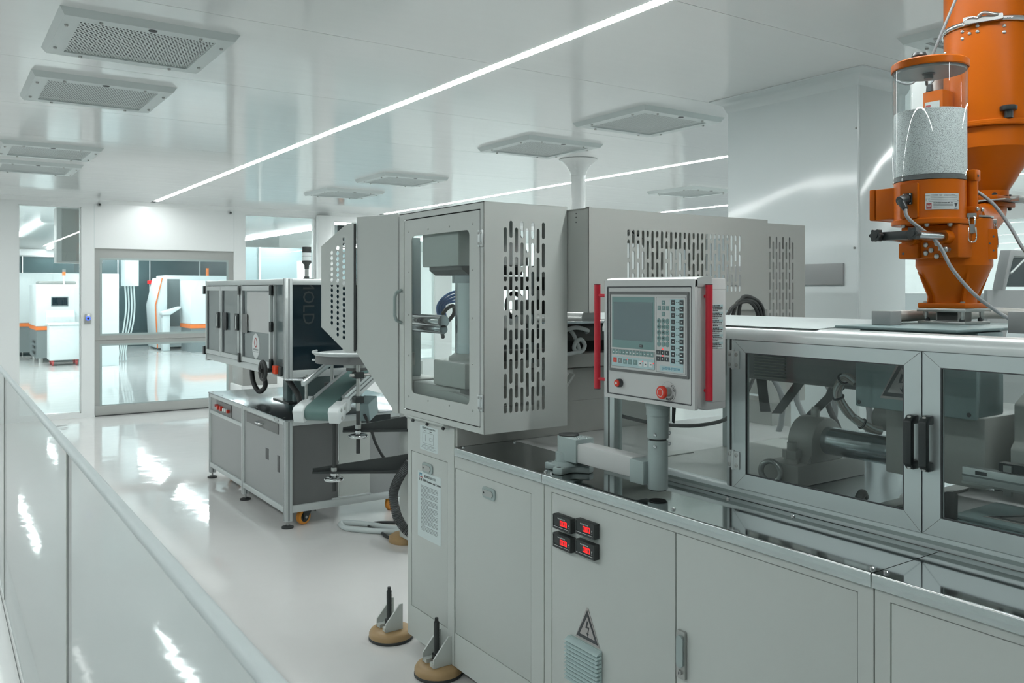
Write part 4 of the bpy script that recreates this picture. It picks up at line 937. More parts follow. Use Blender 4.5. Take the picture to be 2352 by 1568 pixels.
# six small blue-white labels on the side
for k in range(6):
    z1 = 1.558-k*.0222
    lb = obj('side_label', B().box(PX+.071, PY0+.0032, z1-.0215, PX+.121, PY0+.0039, z1), 'paper', cp)
    b = B(); rnd = random.Random(40+k)
    for r_, (w0, m) in enumerate(((.03, 0), (.04, 1), (.042, 1), (.025, 1))):
        x = PX+.074
        while x < PX+.074+w0: e = rnd.uniform(.003, .008); b.box(x, PY0+.0028, z1-.006-r_*.0048, min(x+e, PX+.119), PY0+.0031, z1-.0032-r_*.0048); x += e+.0012
    obj('printed_lines', b, 'ink', lb, kind='stuff')
    obj('blue_band', B().box(PX+.0712, PY0+.0029, z1-.0075, PX+.1208, PY0+.00315, z1-.001), 'tealp', lb)

# ------------------------------------------------------------------ aluminium guard with acrylic doors
AX = 2.06; AZ0, AZ1 = ZT+.002, 1.487
ag = thing('extruder_guard', 'long aluminium frame guard with acrylic panes over the machine deck', 'guard', (AX+.02, 1.2, AZ0))
YE = -.75
obj('bottom_rail', B().box(AX, YE, AZ0, AX+.04, 2.413, AZ0+.035), 'alu', ag, bev=.003)
obj('bottom_rail_groove', B().box(AX-.0006, YE, AZ0+.012, AX+.002, 2.413, AZ0+.022), 'armgrey', ag)
obj('top_rail', B().prism([(AX-.004, 1.447), (AX-.004, 1.463), (AX+.001, 1.477), (AX+.012, 1.486), (AX+.025, 1.489), (AX+.045, 1.489), (AX+.045, 1.447)], 'y', YE, 2.416), 'alul', ag, ang=50)
def post(y0, y1, z1=1.447):
    o = obj('post', B().box(AX, y0, AZ0+.035, AX+.04, y1, z1), 'alu', ag, bev=.002)
    obj('post_groove', B().box(AX-.0006, (y0+y1)/2-.004, AZ0+.035, AX+.002, (y0+y1)/2+.004, z1), 'gap', o)
post(2.355, 2.413); post(1.789, 1.822)
obj('rear_post', B().box(2.70, 2.37, AZ0, 2.74, 2.41, 1.46), 'alu', ag)
obj('fixed_pane', B().box(AX+.016, 1.823, AZ0+.036, AX+.020, 2.354, 1.446), 'glassd', ag)
def adoor(y0, y1, lab):
    w = .046; z0, z1 = AZ0+.037, 1.4455; o = obj('door', plate(rect(y0, z0, y1, z1), [rect(y0+w, z0+w, y1-w, z1-w*.8)], .018, frame_mat((AX+.001, 0, 0), (0, 1, 0), (0, 0, 1))), 'alu', ag, bev=.0015, label=lab)
    obj('pane', B().box(AX-.001, y0+w-.004, z0+w-.004, AX+.002, y1-w+.004, z1-w*.8+.004), 'glassd', o)
    obj('gasket', plate(rect(y0+w, z0+w, y1-w, z1-w*.8), [rect(y0+w+.003, z0+w+.003, y1-w-.003, z1-w*.8-.003)], .006, frame_mat((AX-.005, 0, 0), (0, 1, 0), (0, 0, 1))), 'ink', o)
    for (ya, yb, za, zb_) in ((y0, y0+w, z0, z0+w), (y1, y1-w, z0, z0+w), (y0, y0+w, z1, z1-w*.8), (y1, y1-w, z1, z1-w*.8)):
        dv = Vector((0, yb-ya, zb_-za)); n = Vector((0, -(zb_-za), yb-ya)).normalized()*.0006; p = Vector((AX-.0083, ya, za))
        obj('mitre_joint', B().add([p-n, p+n, p+dv+n, p+dv-n], [(0, 1, 2, 3)]), 'inkg', o)
    return o
dL = adoor(1.1825, 1.787, 'left acrylic door'); dR = adoor(.56, 1.179, 'right acrylic door'); adoor(-.07, .5565, 'far right acrylic door')
obj('door_gap', B().box(AX-.001, 1.1795, AZ0+.037, AX+.001, 1.182, 1.445), 'gap', ag)
for z in (1.385, 1.075):
    h = obj('hinge', B().box(AX-.013, 1.762, z-.027, AX-.0085, 1.784, z+.027).box(AX-.006, 1.792, z-.027, AX-.0005, 1.812, z+.027).cyl((AX-.010, 1.788, z-.03), (AX-.010, 1.788, z+.03), .006, 12), 'alul', ag)
    screwheads('screw', [(AX-.013, 1.773, z-.016), (AX-.013, 1.773, z+.016), (AX-.0085, 1.804, z-.016), (AX-.0085, 1.804, z+.016)], (-1, 0, 0), .006, .002, h, 'zinc', 10)
def pull(y, z0, z1, par):
    o = obj('pull_handle', B().prism([(AX-.0085, z0), (AX-.030, z0), (AX-.044, z0+.014), (AX-.044, z1-.014), (AX-.030, z1), (AX-.0085, z1), (AX-.0085, z1-.022), (AX-.028, z1-.022), (AX-.028, z0+.022), (AX-.0085, z0+.022)], 'y', y-.0105, y+.0105), 'black', par, bev=.003)
    screwheads('screw', [(AX-.033, y, z1-.007), (AX-.033, y, z0+.007)], (-.7, 0, .2), .006, .004, o, 'zinc', 10)
pull(1.199, 1.150, 1.286, dL); pull(1.160, 1.150, 1.288, dR)

# ------------------------------------------------------------------ what stands behind the acrylic doors
DK = ZT+.002
ps = thing('shaft_support', 'grey cast support block with a big bolt, holding the chrome shaft', 'machine part', (2.5, 1.83, DK))
obj('base', B().box(2.33, 1.76, DK, 2.70, 1.90, 1.025), 'cast', ps, bev=.004)
bp = [(2.405, 1.025), (2.405, 1.085)]+[(2.49+.085*math.cos(a), 1.085+.085*math.sin(a)) for a in [PI*(1-i/14) for i in range(1, 14)]]+[(2.575, 1.085), (2.575, 1.025)]
obj('bearing_block', B().prism(bp, 'y', 1.762, 1.86), 'cast', ps, bev=.005)
obj('fillet', B().prism([(2.385, 1.025), (2.405, 1.025), (2.405, 1.05)], 'y', 1.765, 1.86), 'cast', ps)
bo = obj('anchor_bolt', B().cyl((2.365, 1.81, 1.042), (2.365, 1.81, 1.068), .031, 6), 'cast', ps)
obj('thread', B().cyl((2.365, 1.81, 1.025), (2.365, 1.81, 1.042), .024, 20), 'cast', bo); obj('bolt_tip', B().cyl((2.365, 1.81, 1.068), (2.365, 1.81, 1.095), .0165, 18), 'cast', bo, bev=.002)
obj('grease_screw', B().cyl((2.49, 1.81, 1.168), (2.49, 1.81, 1.194), .015, 14).cyl((2.49, 1.81, 1.194), (2.49, 1.81, 1.202), .013, 14), 'cast', ps)
tag(obj('chrome_shaft', B().cyl((2.49, 1.76, 1.095), (2.49, 1.502, 1.095), .046, 40), 'chromed'), 'thick chrome guide shaft between support block and carriage behind the acrylic door', 'shaft')
tag(obj('eye_bolt', B().torus((2.30, 1.845, DK+.044), .034, .0095, (.96, .28, 0), 30, 12), 'zinc'), 'round lifting eye standing on the deck behind the left acrylic door', 'eye bolt')
ca = thing('carriage', 'grey cast extruder carriage behind the acrylic doors', 'machine part', (2.6, 1.1, DK))
obj('left_block', B().box(2.405, 1.201, 1.045, 2.80, 1.50, 1.245), 'cast', ca, bev=.006)
obj('main_body', B().prism([(2.42, 1.06), (2.42, 1.17), (2.44, 1.19), (2.44, 1.29), (2.52, 1.33), (2.9, 1.33), (2.9, 1.06)], 'y', .80, 1.144), 'cast', ca, bev=.006)
obj('barrel_neck', B().cyl((2.60, 1.12, 1.34), (2.60, .62, 1.34), .13, 36), 'cast', ca)
obj('barrel_flange', B().cyl((2.60, .86, 1.34), (2.60, .72, 1.34), .145, 36), 'cast', ca, bev=.006)
obj('bearing', B().prism([(2.36, 1.03), (2.36, 1.10)]+[(2.43+.07*math.cos(a), 1.10+.075*math.sin(a)) for a in [PI*(1-i/10) for i in range(1, 10)]]+[(2.50, 1.10), (2.50, 1.03)], 'y', .82, .90), 'cast', ca, bev=.004)
obj('shaft', B().cyl((2.43, .83, 1.10), (2.43, .2, 1.10), .045, 32), 'chromed', ca)
obj('stand', B().box(2.86, .85, DK, 2.95, 1.4, 1.06), 'greyd', ca)
for z in (1.20, 1.255): obj('socket_boss', B().cyl((2.395, .855, z+.06), (2.42, .855, z+.06), .022, 20), 'cast', ca, bev=.003)
ir = obj('scale_rail', B().box(2.28, .30, 1.085, 2.31, 1.20, 1.128), 'alul', ca, bev=.002)
obj('rail_groove', B().box(2.2795, .30, 1.104, 2.281, 1.20, 1.109), 'inkg', ca); obj('rail_edge', B().box(2.278, .30, 1.083, 2.281, 1.20, 1.089), 'zinc', ca)
obj('barcode', B().box(2.2793, 1.135, 1.112, 2.2799, 1.165, 1.122), 'ink', ca)
obj('sensor_strip', B().box(2.29, .96, 1.13, 2.32, 1.11, 1.152), 'black', ca)
cb2 = obj('sensor_clip', B().box(2.282, 1.075, 1.132, 2.291, 1.095, 1.148), 'zinc', ca); copies(cb2, [(0, -.06, 0), (0, -.06, -.062), (0, 0, -.062)])
# pipes/segments of the heater cable guide at the right
for k in range(5): obj('chain_link', B().box(2.30, .93-.035*k, 1.375-.016*k, 2.36, .962-.035*k, 1.405-.016*k), 'cast', ca, bev=.003)
jb = thing('junction_box', 'blue-grey junction box with a high-voltage triangle behind the acrylic doors', 'box', (2.32, 1.33, 1.262))
obj('body', B().box(2.262, 1.148, 1.262, 2.40, 1.495, 1.4895), 'bluegrey', jb, bev=.008)
obj('lid', B().box(2.248, 1.145, 1.259, 2.261, 1.498, 1.442), 'bluegrey', jb, bev=.004)
obj('top_cover', B().box(2.15, 1.145, 1.4905, 2.72, 1.499, 1.499), 'bluegrey', jb, bev=.003)
screwheads('screw', [(2.248, 1.485, 1.272), (2.248, 1.165, 1.272)], (-1, 0, 0), .006, .002, jb, 'ink', 12)
warning(jb, face_x(2.2475, 1.352, 1.298), .105)
jb2 = thing('terminal_box', 'low blue-grey terminal box with a triangle sign lying on the deck at the right', 'box', (2.33, 1.03, DK))
obj('body', B().box(2.212, .86, DK, 2.43, 1.185, 1.003), 'bluegrey', jb2, bev=.006)
obj('lid', B().box(2.21, .858, 1.0035, 2.432, 1.187, 1.014), 'bluegrey', jb2, bev=.003)
warning(jb2, frame_mat((2.255, 1.04, 1.0145), (0, -1, 0), (1, 0, 0)), .14)
bj = thing('barrel_cover', 'horizontal grey insulated barrel cover with ribs, high behind the left acrylic door', 'machine part', (2.62, 1.9, 1.30))
obj('cover', B().prism([(2.50, 1.272), (2.48, 1.29), (2.48, 1.42), (2.50, 1.44), (2.66, 1.44), (2.68, 1.42), (2.68, 1.29), (2.66, 1.272)], 'y', 1.51, 2.36), 'greym', bj, bev=.008)
rb = obj('vent_rib', B().box(2.474, 1.925, 1.285, 2.481, 2.06, 1.289), 'cast', bj, bev=.001); copies(rb, [(0, 0, .0105*k) for k in range(1, 9)])
for k, (y, s) in enumerate([(2.05, -.02), (1.88, .10), (1.72, .13)]):
    obj('hanging_strap', B().prism([(y+.022, 1.28), (y-.022, 1.28), (y-.022+s, 1.16), (y+.022+s, 1.155)], 'x', 2.50, 2.503), 'greyd', bj)
bl = tag(obj('insulation_blanket', B().prism([(2.07, 1.4895), (2.20, 1.497), (2.45, 1.500), (2.72, 1.497), (2.72, 1.492), (2.45, 1.494), (2.20, 1.491), (2.07, 1.4893)], 'y', 1.50, 2.41), 'blanket'), 'pale grey blanket lying over the top of the acrylic guard', 'blanket')
tag(obj('grommet', B().torus((2.16, 2.19, 1.4965), .014, .003, (0, 0, 1)), 'zinc'), 'small metal eyelet on the pale blanket', 'eyelet')
def bundle(name, pts, lab, r=.0135, nw=9):
    t = thing(name, lab, 'cable', tuple(pts[0])); path = spline([Vector(p) for p in pts], 7)
    for k in range(nw):
        a = 2*PI*k/nw; q = []
        for i, p in enumerate(path):
            d = (path[min(i+1, len(path)-1)]-path[max(i-1, 0)]).normalized(); u = d.orthogonal().normalized(); w_ = d.cross(u); b_ = a+i*.06
            q.append(p+(u*math.cos(b_)+w_*math.sin(b_))*r*.75)
        obj('wire', B().tube(q, .0040, 6, smooth=0), 'cabletie' if k % 3 else 'hosew', t)
    for i in (len(path)//4, len(path)//2, 3*len(path)//4):
        d = (path[i+1]-path[i]).normalized(); obj('cable_tie', B().torus(path[i], r*1.12, .0035, d, 16, 6), 'ink', t)
bundle('cable_bundle', [(2.262, 1.502, 1.325), (2.268, 1.54, 1.338), (2.28, 1.572, 1.315), (2.292, 1.584, 1.272), (2.325, 1.562, 1.215), (2.372, 1.53, 1.178), (2.402, 1.512, 1.17)], 'bundle of pale wires with black ties curving left of the junction box')
tag(obj('motor_end', B().cyl((2.46, 1.56, 1.20), (2.46, 1.502, 1.20), .04, 24), 'cast', bev=.008), 'rounded grey motor end above the chrome shaft, left of the carriage', 'motor')
tag(obj('corrugated_hose', B().tube([(2.14, 1.20, DK+.012), (2.15, 1.165, 1.0), (2.14, 1.155, 1.05), (2.15, 1.16, 1.08)], .016, 12), 'rubber'), 'black corrugated hose rising beside the white tray, right acrylic door', 'hose')
tag(obj('corrugated_hose', B().tube([(2.16, 1.42, DK+.012), (2.18, 1.44, 1.0), (2.21, 1.45, 1.015), (2.235, 1.46, 1.0)], .013, 12), 'rubber'), 'short black hose end behind the left acrylic door, at the deck', 'hose')
b = B(); path = spline([Vector(p) for p in [(2.50, 1.02, 1.02), (2.47, 1.05, 1.035), (2.44, 1.02, 1.03), (2.46, .95, 1.035), (2.50, .85, 1.04), (2.50, .70, 1.05)]], 30)
for i in range(0, len(path)-1): b.torus(path[i], .014, .0032, path[i+1]-path[i], 12, 5)
tag(obj('spiral_hose', b, 'rubber'), 'black spiral-ribbed hose behind the low terminal box', 'hose')
# hoses hanging behind the deck, far side
for k in range(9):
    x = 3.16+.05*(k % 3); y = 2.52-.10*k; sgn = (-1)**k
    tag(obj('hanging_hose', B().tube([(x-.02, y+.06*sgn, 1.34), (x, y+.03*sgn, 1.24), (x+.02, y-.03*sgn, 1.12), (x+.03, y-.02, 1.0), (x+.05, y+.03*sgn, .86), (x+.1, y+.08*sgn, .40), (x+.2, y+.1, .012)], .013, 10), 'rubber' if k % 4 == 3 else 'hoseg'),
        'grey hose of a row hanging behind the machine deck' if k % 4 != 3 else 'dark hose in the row of grey hoses behind the deck, %s' % ('nearer the guard cabinet' if k == 3 else 'nearer the hopper'), 'hose', 'hoses hanging behind the machine deck')
tag(obj('black_cable', B().tube([(3.02, 2.50, 1.24), (2.72, 2.36, 1.10), (2.55, 2.38, 1.06), (2.42, 2.5, 1.06), (2.40, 2.72, 1.07)], .008, 8), 'rubber'), 'black cable swinging across behind the fixed acrylic pane', 'cable')
for k in range(3):
    tag(obj('black_cable', B().tube([(2.76+.04*k, 2.45, 1.47), (2.80+.03*k, 2.44, 1.53+.02*k), (2.90+.03*k, 2.44, 1.55), (2.98+.02*k, 2.46, 1.49), (2.99+.03*k, 2.5, 1.40)], .008, 8), 'rubber'), 'black cable loop below the sliding guard, above the pale blanket', 'cable', 'black cable loops above the blanket')

# ------------------------------------------------------------------ orange material loader with the clear tank
LX, LY = 2.533, 1.358
TX, TY = 2.425, 1.3715
HX, HY = 2.93, 1.451
ml = thing('material_loader', 'orange material loader with a clear tank of white pellets on top of the machine', 'hopper', (LX, LY, 1.4995))
q = .0715
bpz = obj('base_plate', B().box(LX-q, LY-q, 1.4995, LX+q, LY+q, 1.508), 'zinc', ml, bev=.001)
obj('feed_block', B().box(LX-.035, LY-.035, 1.508, LX+.035, LY+.035, 1.536), 'zinc', ml)
obj('rusty_inlet', B().box(LX-.037, LY-.03, 1.510, LX-.0351, LY+.03, 1.534), 'darkblk', ml)
obj('upper_plate', B().box(LX-q-.002, LY-q-.002, 1.536, LX+q+.002, LY+q+.002, 1.546), 'zinc', ml, bev=.001)
screwheads('bolt', [(LX+a*.055, LY+c*.055, 1.536) for a in (-1, 1) for c in (-1, 1)], (0, 0, -1), .007, .022, ml, 'zinc', 8)
screwheads('socket_bolt', [(LX+a*.052, LY+c*.052, 1.508) for a in (-1, 1) for c in (-1, 1)], (0, 0, 1), .007, .010, ml, 'ink', 10)
obj('flange', B().box(LX-q, LY-q, 1.546, LX+q, LY+q, 1.562), 'orange', ml, bev=.003)
screwheads('flange_bolt', [(LX+a*.056, LY+c*.056, 1.562) for a in (-1, 1) for c in (-1, 1)], (0, 0, 1), .007, .005, ml, 'zinc', 6)
obj('funnel', B().lathe((LX, LY, 0), [(.062, 1.562), (.062, 1.578), (.066, 1.592), (.104, 1.672), (.104, 1.806), (.101, 1.810), (.05, 1.811)], 48), 'orange', ml, ang=25)
for k in range(4):
    a = PI*1.28+k*PI/2; c, s_ = math.cos(a), math.sin(a); r = B()
    T = frame_mat((LX, LY, 0), (c, s_, 0), (0, 0, 1)); me = plate([(.05, 1.56), (.076, 1.56), (.074, 1.58), (.103, 1.655), (.05, 1.60)], [], .008, T)
    obj('rib', me, 'orange', ml)
obj('lid_ring', B().lathe((LX, LY, 0), [(.05, 1.811), (.105, 1.8115), (.105, 1.8165), (.05, 1.817)], 48), 'zinc', ml)
fl = obj('side_pad', B().box(LX-.118, LY-.085, 1.700, LX-.02, LY-.05, 1.775), 'orange', ml, bev=.004) if False else None
fp = frame_mat((LX, LY, 1.735), (.80, -.60, 0), (0, 0, 1)) @ Matrix.Translation((.062, 0, .080))
obj('sensor_pad', plate(rect(-.022, -.045, .022, .042, .004), [], .012, fp), 'orange', ml, bev=.002)
for (a, c) in ((-.011, .02), (.011, .02), (0, 0), (-.011, -.02), (.011, -.02)): obj('bore', plate(circ(a, c, .0032, 10), [], .0126, fp), 'ink', ml)
# valve block with slide gate
vb = obj('valve_block', B().box(2.40, 1.273, 1.692, 2.50, 1.447, 1.7895), 'orange', ml, bev=.006)
obj('valve_lug', B().box(2.385, 1.385, 1.692, 2.42, 1.447, 1.74), 'orange', ml, bev=.006)
obj('lug_hole', B().cyl((2.3845, 1.43, 1.708), (2.386, 1.43, 1.708), .004, 12), 'ink', ml)
for y in (1.305, 1.40):
    obj('rod_boss', B().cyl((2.372, y, 1.752), (2.405, y, 1.752), .0185, 24, .022), 'orange', ml)
    obj('slide_rod', B().cyl((2.24, y, 1.752), (2.372, y, 1.752), .0125, 20), 'chromed', ml)
obj('slide_bar', B().box(2.231, 1.296, 1.741, 2.25, 1.418, 1.765), 'black', ml, bev=.003)
for y in (1.302, 1.412):
    kb = B(); n = 36
    pr_ = [(.0165+.0028*math.cos(6*2*PI*i/n)) for i in range(n)]
    kn = plate([(pr_[i]*math.cos(2*PI*i/n), pr_[i]*math.sin(2*PI*i/n)) for i in range(n)], [], .017, frame_mat((2.221, y, 1.755), (0, -1, 0), (0, 0, 1)))
    k_ = obj('star_knob', kn, 'black', ml, bev=.003); obj('knob_face', B().cyl((2.210, y, 1.755), (2.2125, y, 1.755), .009, 16), 'rubber', k_)
screwheads('socket_screw', [(2.40, 1.335, 1.735), (2.40, 1.352, 1.716), (2.40, 1.335, 1.698), (2.40, 1.368, 1.732), (2.40, 1.368, 1.708)], (-1, 0, 0), .0075, .006, ml, 'zinc', 14)
obj('wing_screw', B().cyl((2.385, 1.30, 1.716), (2.40, 1.30, 1.716), .006, 12).ball((2.38, 1.30, 1.716), .009).box(2.374, 1.303, 1.713, 2.38, 1.318, 1.719), 'zinc', ml)
# toggle latches
def clasp(y, x, z, a):
    T = frame_mat((x, y, z), (math.cos(a), math.sin(a), 0), (0, 0, 1))
    c = obj('toggle_latch', plate(rect(-.008, -.012, .008, .014, .002), [], .009, T), 'zinc', ml, bev=.0015)
    pts = [T @ Vector(p) for p in [(-.009, .004, .007), (-.011, -.022, .009), (-.006, -.036, .010), (.006, -.036, .010), (.011, -.022, .009), (.009, .004, .007)]]
    obj('lever_wire', B().tube(pts, .0022, 8), 'chrome', c)
    pts = [T @ Vector(p) for p in [(-.006, .012, .006), (-.008, .03, .004), (0, .04, .002), (.008, .03, .004), (.006, .012, .006)]]
    obj('hook_wire', B().tube(pts, .0022, 8), 'chrome', c); obj('keeper', plate(rect(-.012, .034, .012, .046, .002), [], .01, T), 'zinc', c)
clasp(LY-.087, LX-.066, 1.775, -.92); clasp(LY-.078, LX+.076, 1.765, .78)
# round metering body under the tank
obj('meter_body', B().lathe((TX, TY, 0), [(.05, 1.790), (.102, 1.790), (.103, 1.792), (.103, 1.803), (.0975, 1.806), (.0965, 1.811), (.0965, 1.9155), (.05, 1.916)], 56), 'orange', ml, ang=25)
screwheads('hex_bolt', [(TX+.089*math.cos(a), TY+.089*math.sin(a), 1.790) for a in (-2.0, -2.7, -3.5, -1.3)], (0, 0, -1), .007, .009, ml, 'zinc', 6)
obj('side_housing', B().box(2.365, 1.445, 1.812, 2.485, 1.508, 1.905), 'orange', ml, bev=.004)
obj('side_housing_lid', B().box(2.364, 1.5095, 1.811, 2.486, 1.528, 1.906), 'orange', ml, bev=.004)
obj('side_post', B().cyl((2.492, 1.283, 1.84), (2.492, 1.283, 1.925), .0165, 20), 'orange', ml)
obj('post_cap', B().box(2.475, 1.265, 1.915, 2.508, 1.300, 1.948), 'orange', ml, bev=.004)
obj('post_base', B().box(2.472, 1.262, 1.806, 2.512, 1.305, 1.842), 'orange', ml, bev=.003)
screwheads('screw', [(2.478, 1.262, 1.833), (2.506, 1.262, 1.833)], (0, -1, 0), .006, .006, ml, 'zinc', 10); screwheads('screw', [(2.492, 1.265, 1.93)], (0, -1, 0), .004, .002, ml, 'ink', 10)
def on_drum(cx, cy_, r, p0, p1, z0, z1, n=10):
    b = B()
    for i in range(n+1):
        a = math.radians(p0+(p1-p0)*i/n); b.v += [Vector((cx+r*math.cos(a), cy_+r*math.sin(a), z0)), Vector((cx+r*math.cos(a), cy_+r*math.sin(a), z1))]
    b.f = [(2*i, 2*i+2, 2*i+3, 2*i+1) for i in range(n)]; return b
def drum_T(r, deg, z): a = math.radians(deg); return frame_mat((TX+r*math.cos(a), TY+r*math.sin(a), z), (-math.sin(a), math.cos(a), 0), (0, 0, 1))
nm = obj('name_plate', on_drum(TX, TY, .0972, -157, -101, 1.829, 1.8745), 'alul', ml)
def plate_line(sx, deg0, deg1, z, h, m='ink'): obj('plate_line', on_drum(TX, TY, .0975, deg0, deg1, z, z+h, 6), m, nm)
plate_line(0, -151, -106, 1.8515, .0012); plate_line(0, -149, -138, 1.8665, .0006); plate_line(0, -149, -138, 1.8705, .0006); plate_line(0, -129, -116, 1.8665, .0006); plate_line(0, -129, -116, 1.8705, .0006)
plate_line(0, -109, -103, 1.8665, .0006); plate_line(0, -149, -104, 1.8565, .0006); plate_line(0, -149, -104, 1.8615, .0006)
for s_, dg, z, sz in (('MODEL', -153.2, 1.869, .0035), ('YEAR', -133.5, 1.869, .0035), ('VOLTS', -112.5, 1.869, .0035), ('SR. NO', -153.2, 1.859, .0035)): text('plate_text', s_, sz, drum_T(.0976, dg, z), 'ink', nm)
for k, ch in enumerate('PRASAD KOCH-TECHNIK PVT. LTD.'): text('plate_text', ch, .0042, drum_T(.0976, -144.5+k*1.12, 1.8475), 'ink', nm)
for k in range(3): plate_line(0, -145, -113+(-6 if k == 2 else 0), 1.8425-k*.004, .0017, 'inkg')
lg = obj('plate_logo', on_drum(TX, TY, .0975, -155.5, -147.5, 1.8305, 1.8475, 4), 'inkr', nm)
text('logo_mark', 'W', .0125, drum_T(.0978, -151.5, 1.839), 'alul', lg, sx=.8)
obj('triangle_mark', plate([(-.006, .006), (.006, .006), (0, -.006)], [], .0004, drum_T(.0976, -107, 1.841)), 'ink', nm); plate_line(0, -110.5, -103.5, 1.8305, .0025)
screwheads('rivet', [tuple(drum_T(.0972, d, 1.8545).translation) for d in (-154.5, -103)], (-.7, -.6, 0), .0022, .0015, nm, 'zinc', 8)
# connector on its flat pad
pd_ = drum_T(.095, -183, 1.862)
obj('connector_pad', plate(rect(-.027, -.055, .027, .045, .004), [], .012, pd_), 'orange', ml, bev=.002)
cn = obj('connector', plate(rect(-.014, -.016, .014, .016, .002), [], .006, pd_ @ Matrix.Translation((-.002, 0, .009))), 'black', ml, bev=.001)
P0 = pd_ @ Vector((-.002, 0, .012)); Pd = (pd_.to_3x3() @ Vector((-.15, -.25, 1))).normalized()
obj('plug', B().cyl(P0, P0+Pd*.03, .0145, 18, .0135), 'black', cn, bev=.002)
P1 = P0+Pd*.024; P2 = P1+(pd_.to_3x3() @ Vector((.55, -.8, .15))).normalized()*.032
obj('plug_elbow', B().cyl(P1, P2, .0115, 16, .008), 'black', cn, bev=.001)
screwheads('screw', [tuple(pd_ @ Vector((-.002+a, c, .012))) for a in (-.0105, .0105) for c in (-.0125, .0125)], (-.9, -.1, 0), .0028, .002, cn, 'chrome', 8)
tag(obj('grey_cable', B().tube([P2, P2+Vector((.0, -.012, -.03)), (2.335, 1.30, 1.735), (2.345, 1.262, 1.66), (2.37, 1.215, 1.59), (2.40, 1.165, 1.54), (2.40, 1.12, 1.515)], .005, 10), 'hoseg'), 'grey cable from the black plug down across the orange funnel', 'cable')
tag(obj('grey_cable', B().tube([(2.52, 1.298, 1.90), (2.548, 1.25, 1.85), (2.565, 1.21, 1.78), (2.575, 1.175, 1.71), (2.62, 1.13, 1.64), (2.70, 1.10, 1.57), (2.72, 1.2, 1.505)], .005, 10), 'hoseg'), 'grey cable hanging right of the orange loader', 'cable')
# clear tank, pellets, lid
obj('tank', B().lathe((TX, TY, 0), [(.101, 1.917), (.101, 2.247), (.0975, 2.247), (.0975, 1.917)], 64, closed=True), 'tank', ml)
obj('tank_foot', B().lathe((TX, TY, 0), [(.06, 1.917), (.0972, 1.917), (.0972, 1.931), (.06, 1.931)], 56, closed=True), 'greyd', ml)
obj('lid', B().lathe((TX, TY, 0), [(.02, 2.2475), (.1015, 2.2475), (.1025, 2.244), (.1045, 2.247), (.1045, 2.264), (.100, 2.268), (.02, 2.268)], 56), 'orange', ml, ang=30)
obj('lid_underside', B().lathe((TX, TY, 0), [(.002, 2.237), (.096, 2.237), (.096, 2.2473), (.002, 2.2473)], 48), 'greym', ml)
obj('lid_knob', B().lathe((TX-.02, TY+.02, 2.268), [(.008, 0), (.010, .008), (.020, .014), (.022, .022), (.018, .030), (.005, .032)], 24), 'black', ml)
obj('lid_nut', B().cyl((TX-.005, TY, 2.221), (TX-.005, TY, 2.237), .0125, 14).cyl((TX-.005, TY, 2.234), (TX-.005, TY, 2.237), .018, 14), 'greyd', ml)
pe = obj('plastic_pellets', B().lathe((TX, TY, 0), [(.001, 1.932), (.0968, 1.932), (.0968, 2.115), (.096, 2.120), (.05, 2.123), (.001, 2.124)], 64), 'pellet', ml, kind='stuff')

# ------------------------------------------------------------------ big orange drying hopper
dh = thing('drying_hopper', 'tall orange drying hopper with a clamp ring and cone, cut by the right edge', 'hopper', (HX, HY, 1.80))
obj('upper_shell', B().lathe((HX, HY, 0), [(.137, 2.475), (.137, 2.72), (.05, 2.72)], 64), 'orange', dh, ang=25)
obj('lower_shell', B().lathe((HX, HY, 0), [(.1365, 2.150), (.1375, 2.20), (.1365, 2.465)], 64), 'orange', dh, ang=25)
obj('clamp_ring', B().torus((HX, HY, 2.470), .140, .0085, (0, 0, 1), 64, 12), 'chrome', dh)
def hop(deg, r, z): a = math.radians(deg); return Vector((HX+r*math.cos(a), HY+r*math.sin(a), z))
va = math.degrees(math.atan2(-HY, -HX))
def hT(deg, r, z): a = math.radians(deg); return frame_mat(hop(deg, r, z), (-math.sin(a), math.cos(a), 0), (0, 0, 1))
lt = obj('ring_latch', plate(rect(-.055, -.009, .055, .009, .004), [], .012, hT(va-6, .148, 2.471)), 'zinc', dh, bev=.003)
obj('latch_hook', B().tube([hop(va-28, .15, 2.463), hop(va-26, .158, 2.475), hop(va-18, .158, 2.481), hop(va-12, .155, 2.476)], .0045, 10), 'chrome', lt)
obj('latch_box', plate(rect(-.012, -.012, .012, .014, .002), [], .014, hT(va-24, .150, 2.472)), 'zinc', lt, bev=.002)
obj('latch_lever', B().tube([hop(va-12, .153, 2.478), hop(va-6, .162, 2.487), hop(va+4, .16, 2.480), hop(va+12, .152, 2.476)], .006, 10), 'zinc', lt)
screwheads('screw', [tuple(hop(va+d, .1370, z)) for d, z in ((-34, 2.448), (-34, 2.425), (-24, 2.436), (-14, 2.455), (-14, 2.437), (18, 2.445), (18, 2.425), (-70, 2.40))], (-.9, -.44, 0), .0055, .004, dh, 'zinc', 10)
screwheads('screw', [tuple(hop(va+50, .1370, z)) for z in (2.275, 2.25)], (-.35, -.94, 0), .0055, .004, dh, 'zinc', 10)
obj('joint_flange', B().lathe((HX, HY, 0), [(.10, 2.130), (.149, 2.130), (.151, 2.133), (.151, 2.138), (.1515, 2.1385), (.1515, 2.1395), (.151, 2.140), (.151, 2.146), (.149, 2.149), (.10, 2.149)], 64), 'orange', dh, ang=30)
kn = obj('flange_knob', B().lathe(tuple(hop(va+22, .144, 2.149)), [(.013, 0), (.013, .022), (.023, .024), (.025, .028), (.025, .036), (.022, .039), (.01, .040)], 24), 'black', dh)
obj('cone', B().lathe((HX, HY, 0), [(.136, 2.1295), (.136, 2.065), (.058, 1.930), (.058, 1.912)], 64), 'orange', dh, ang=20)
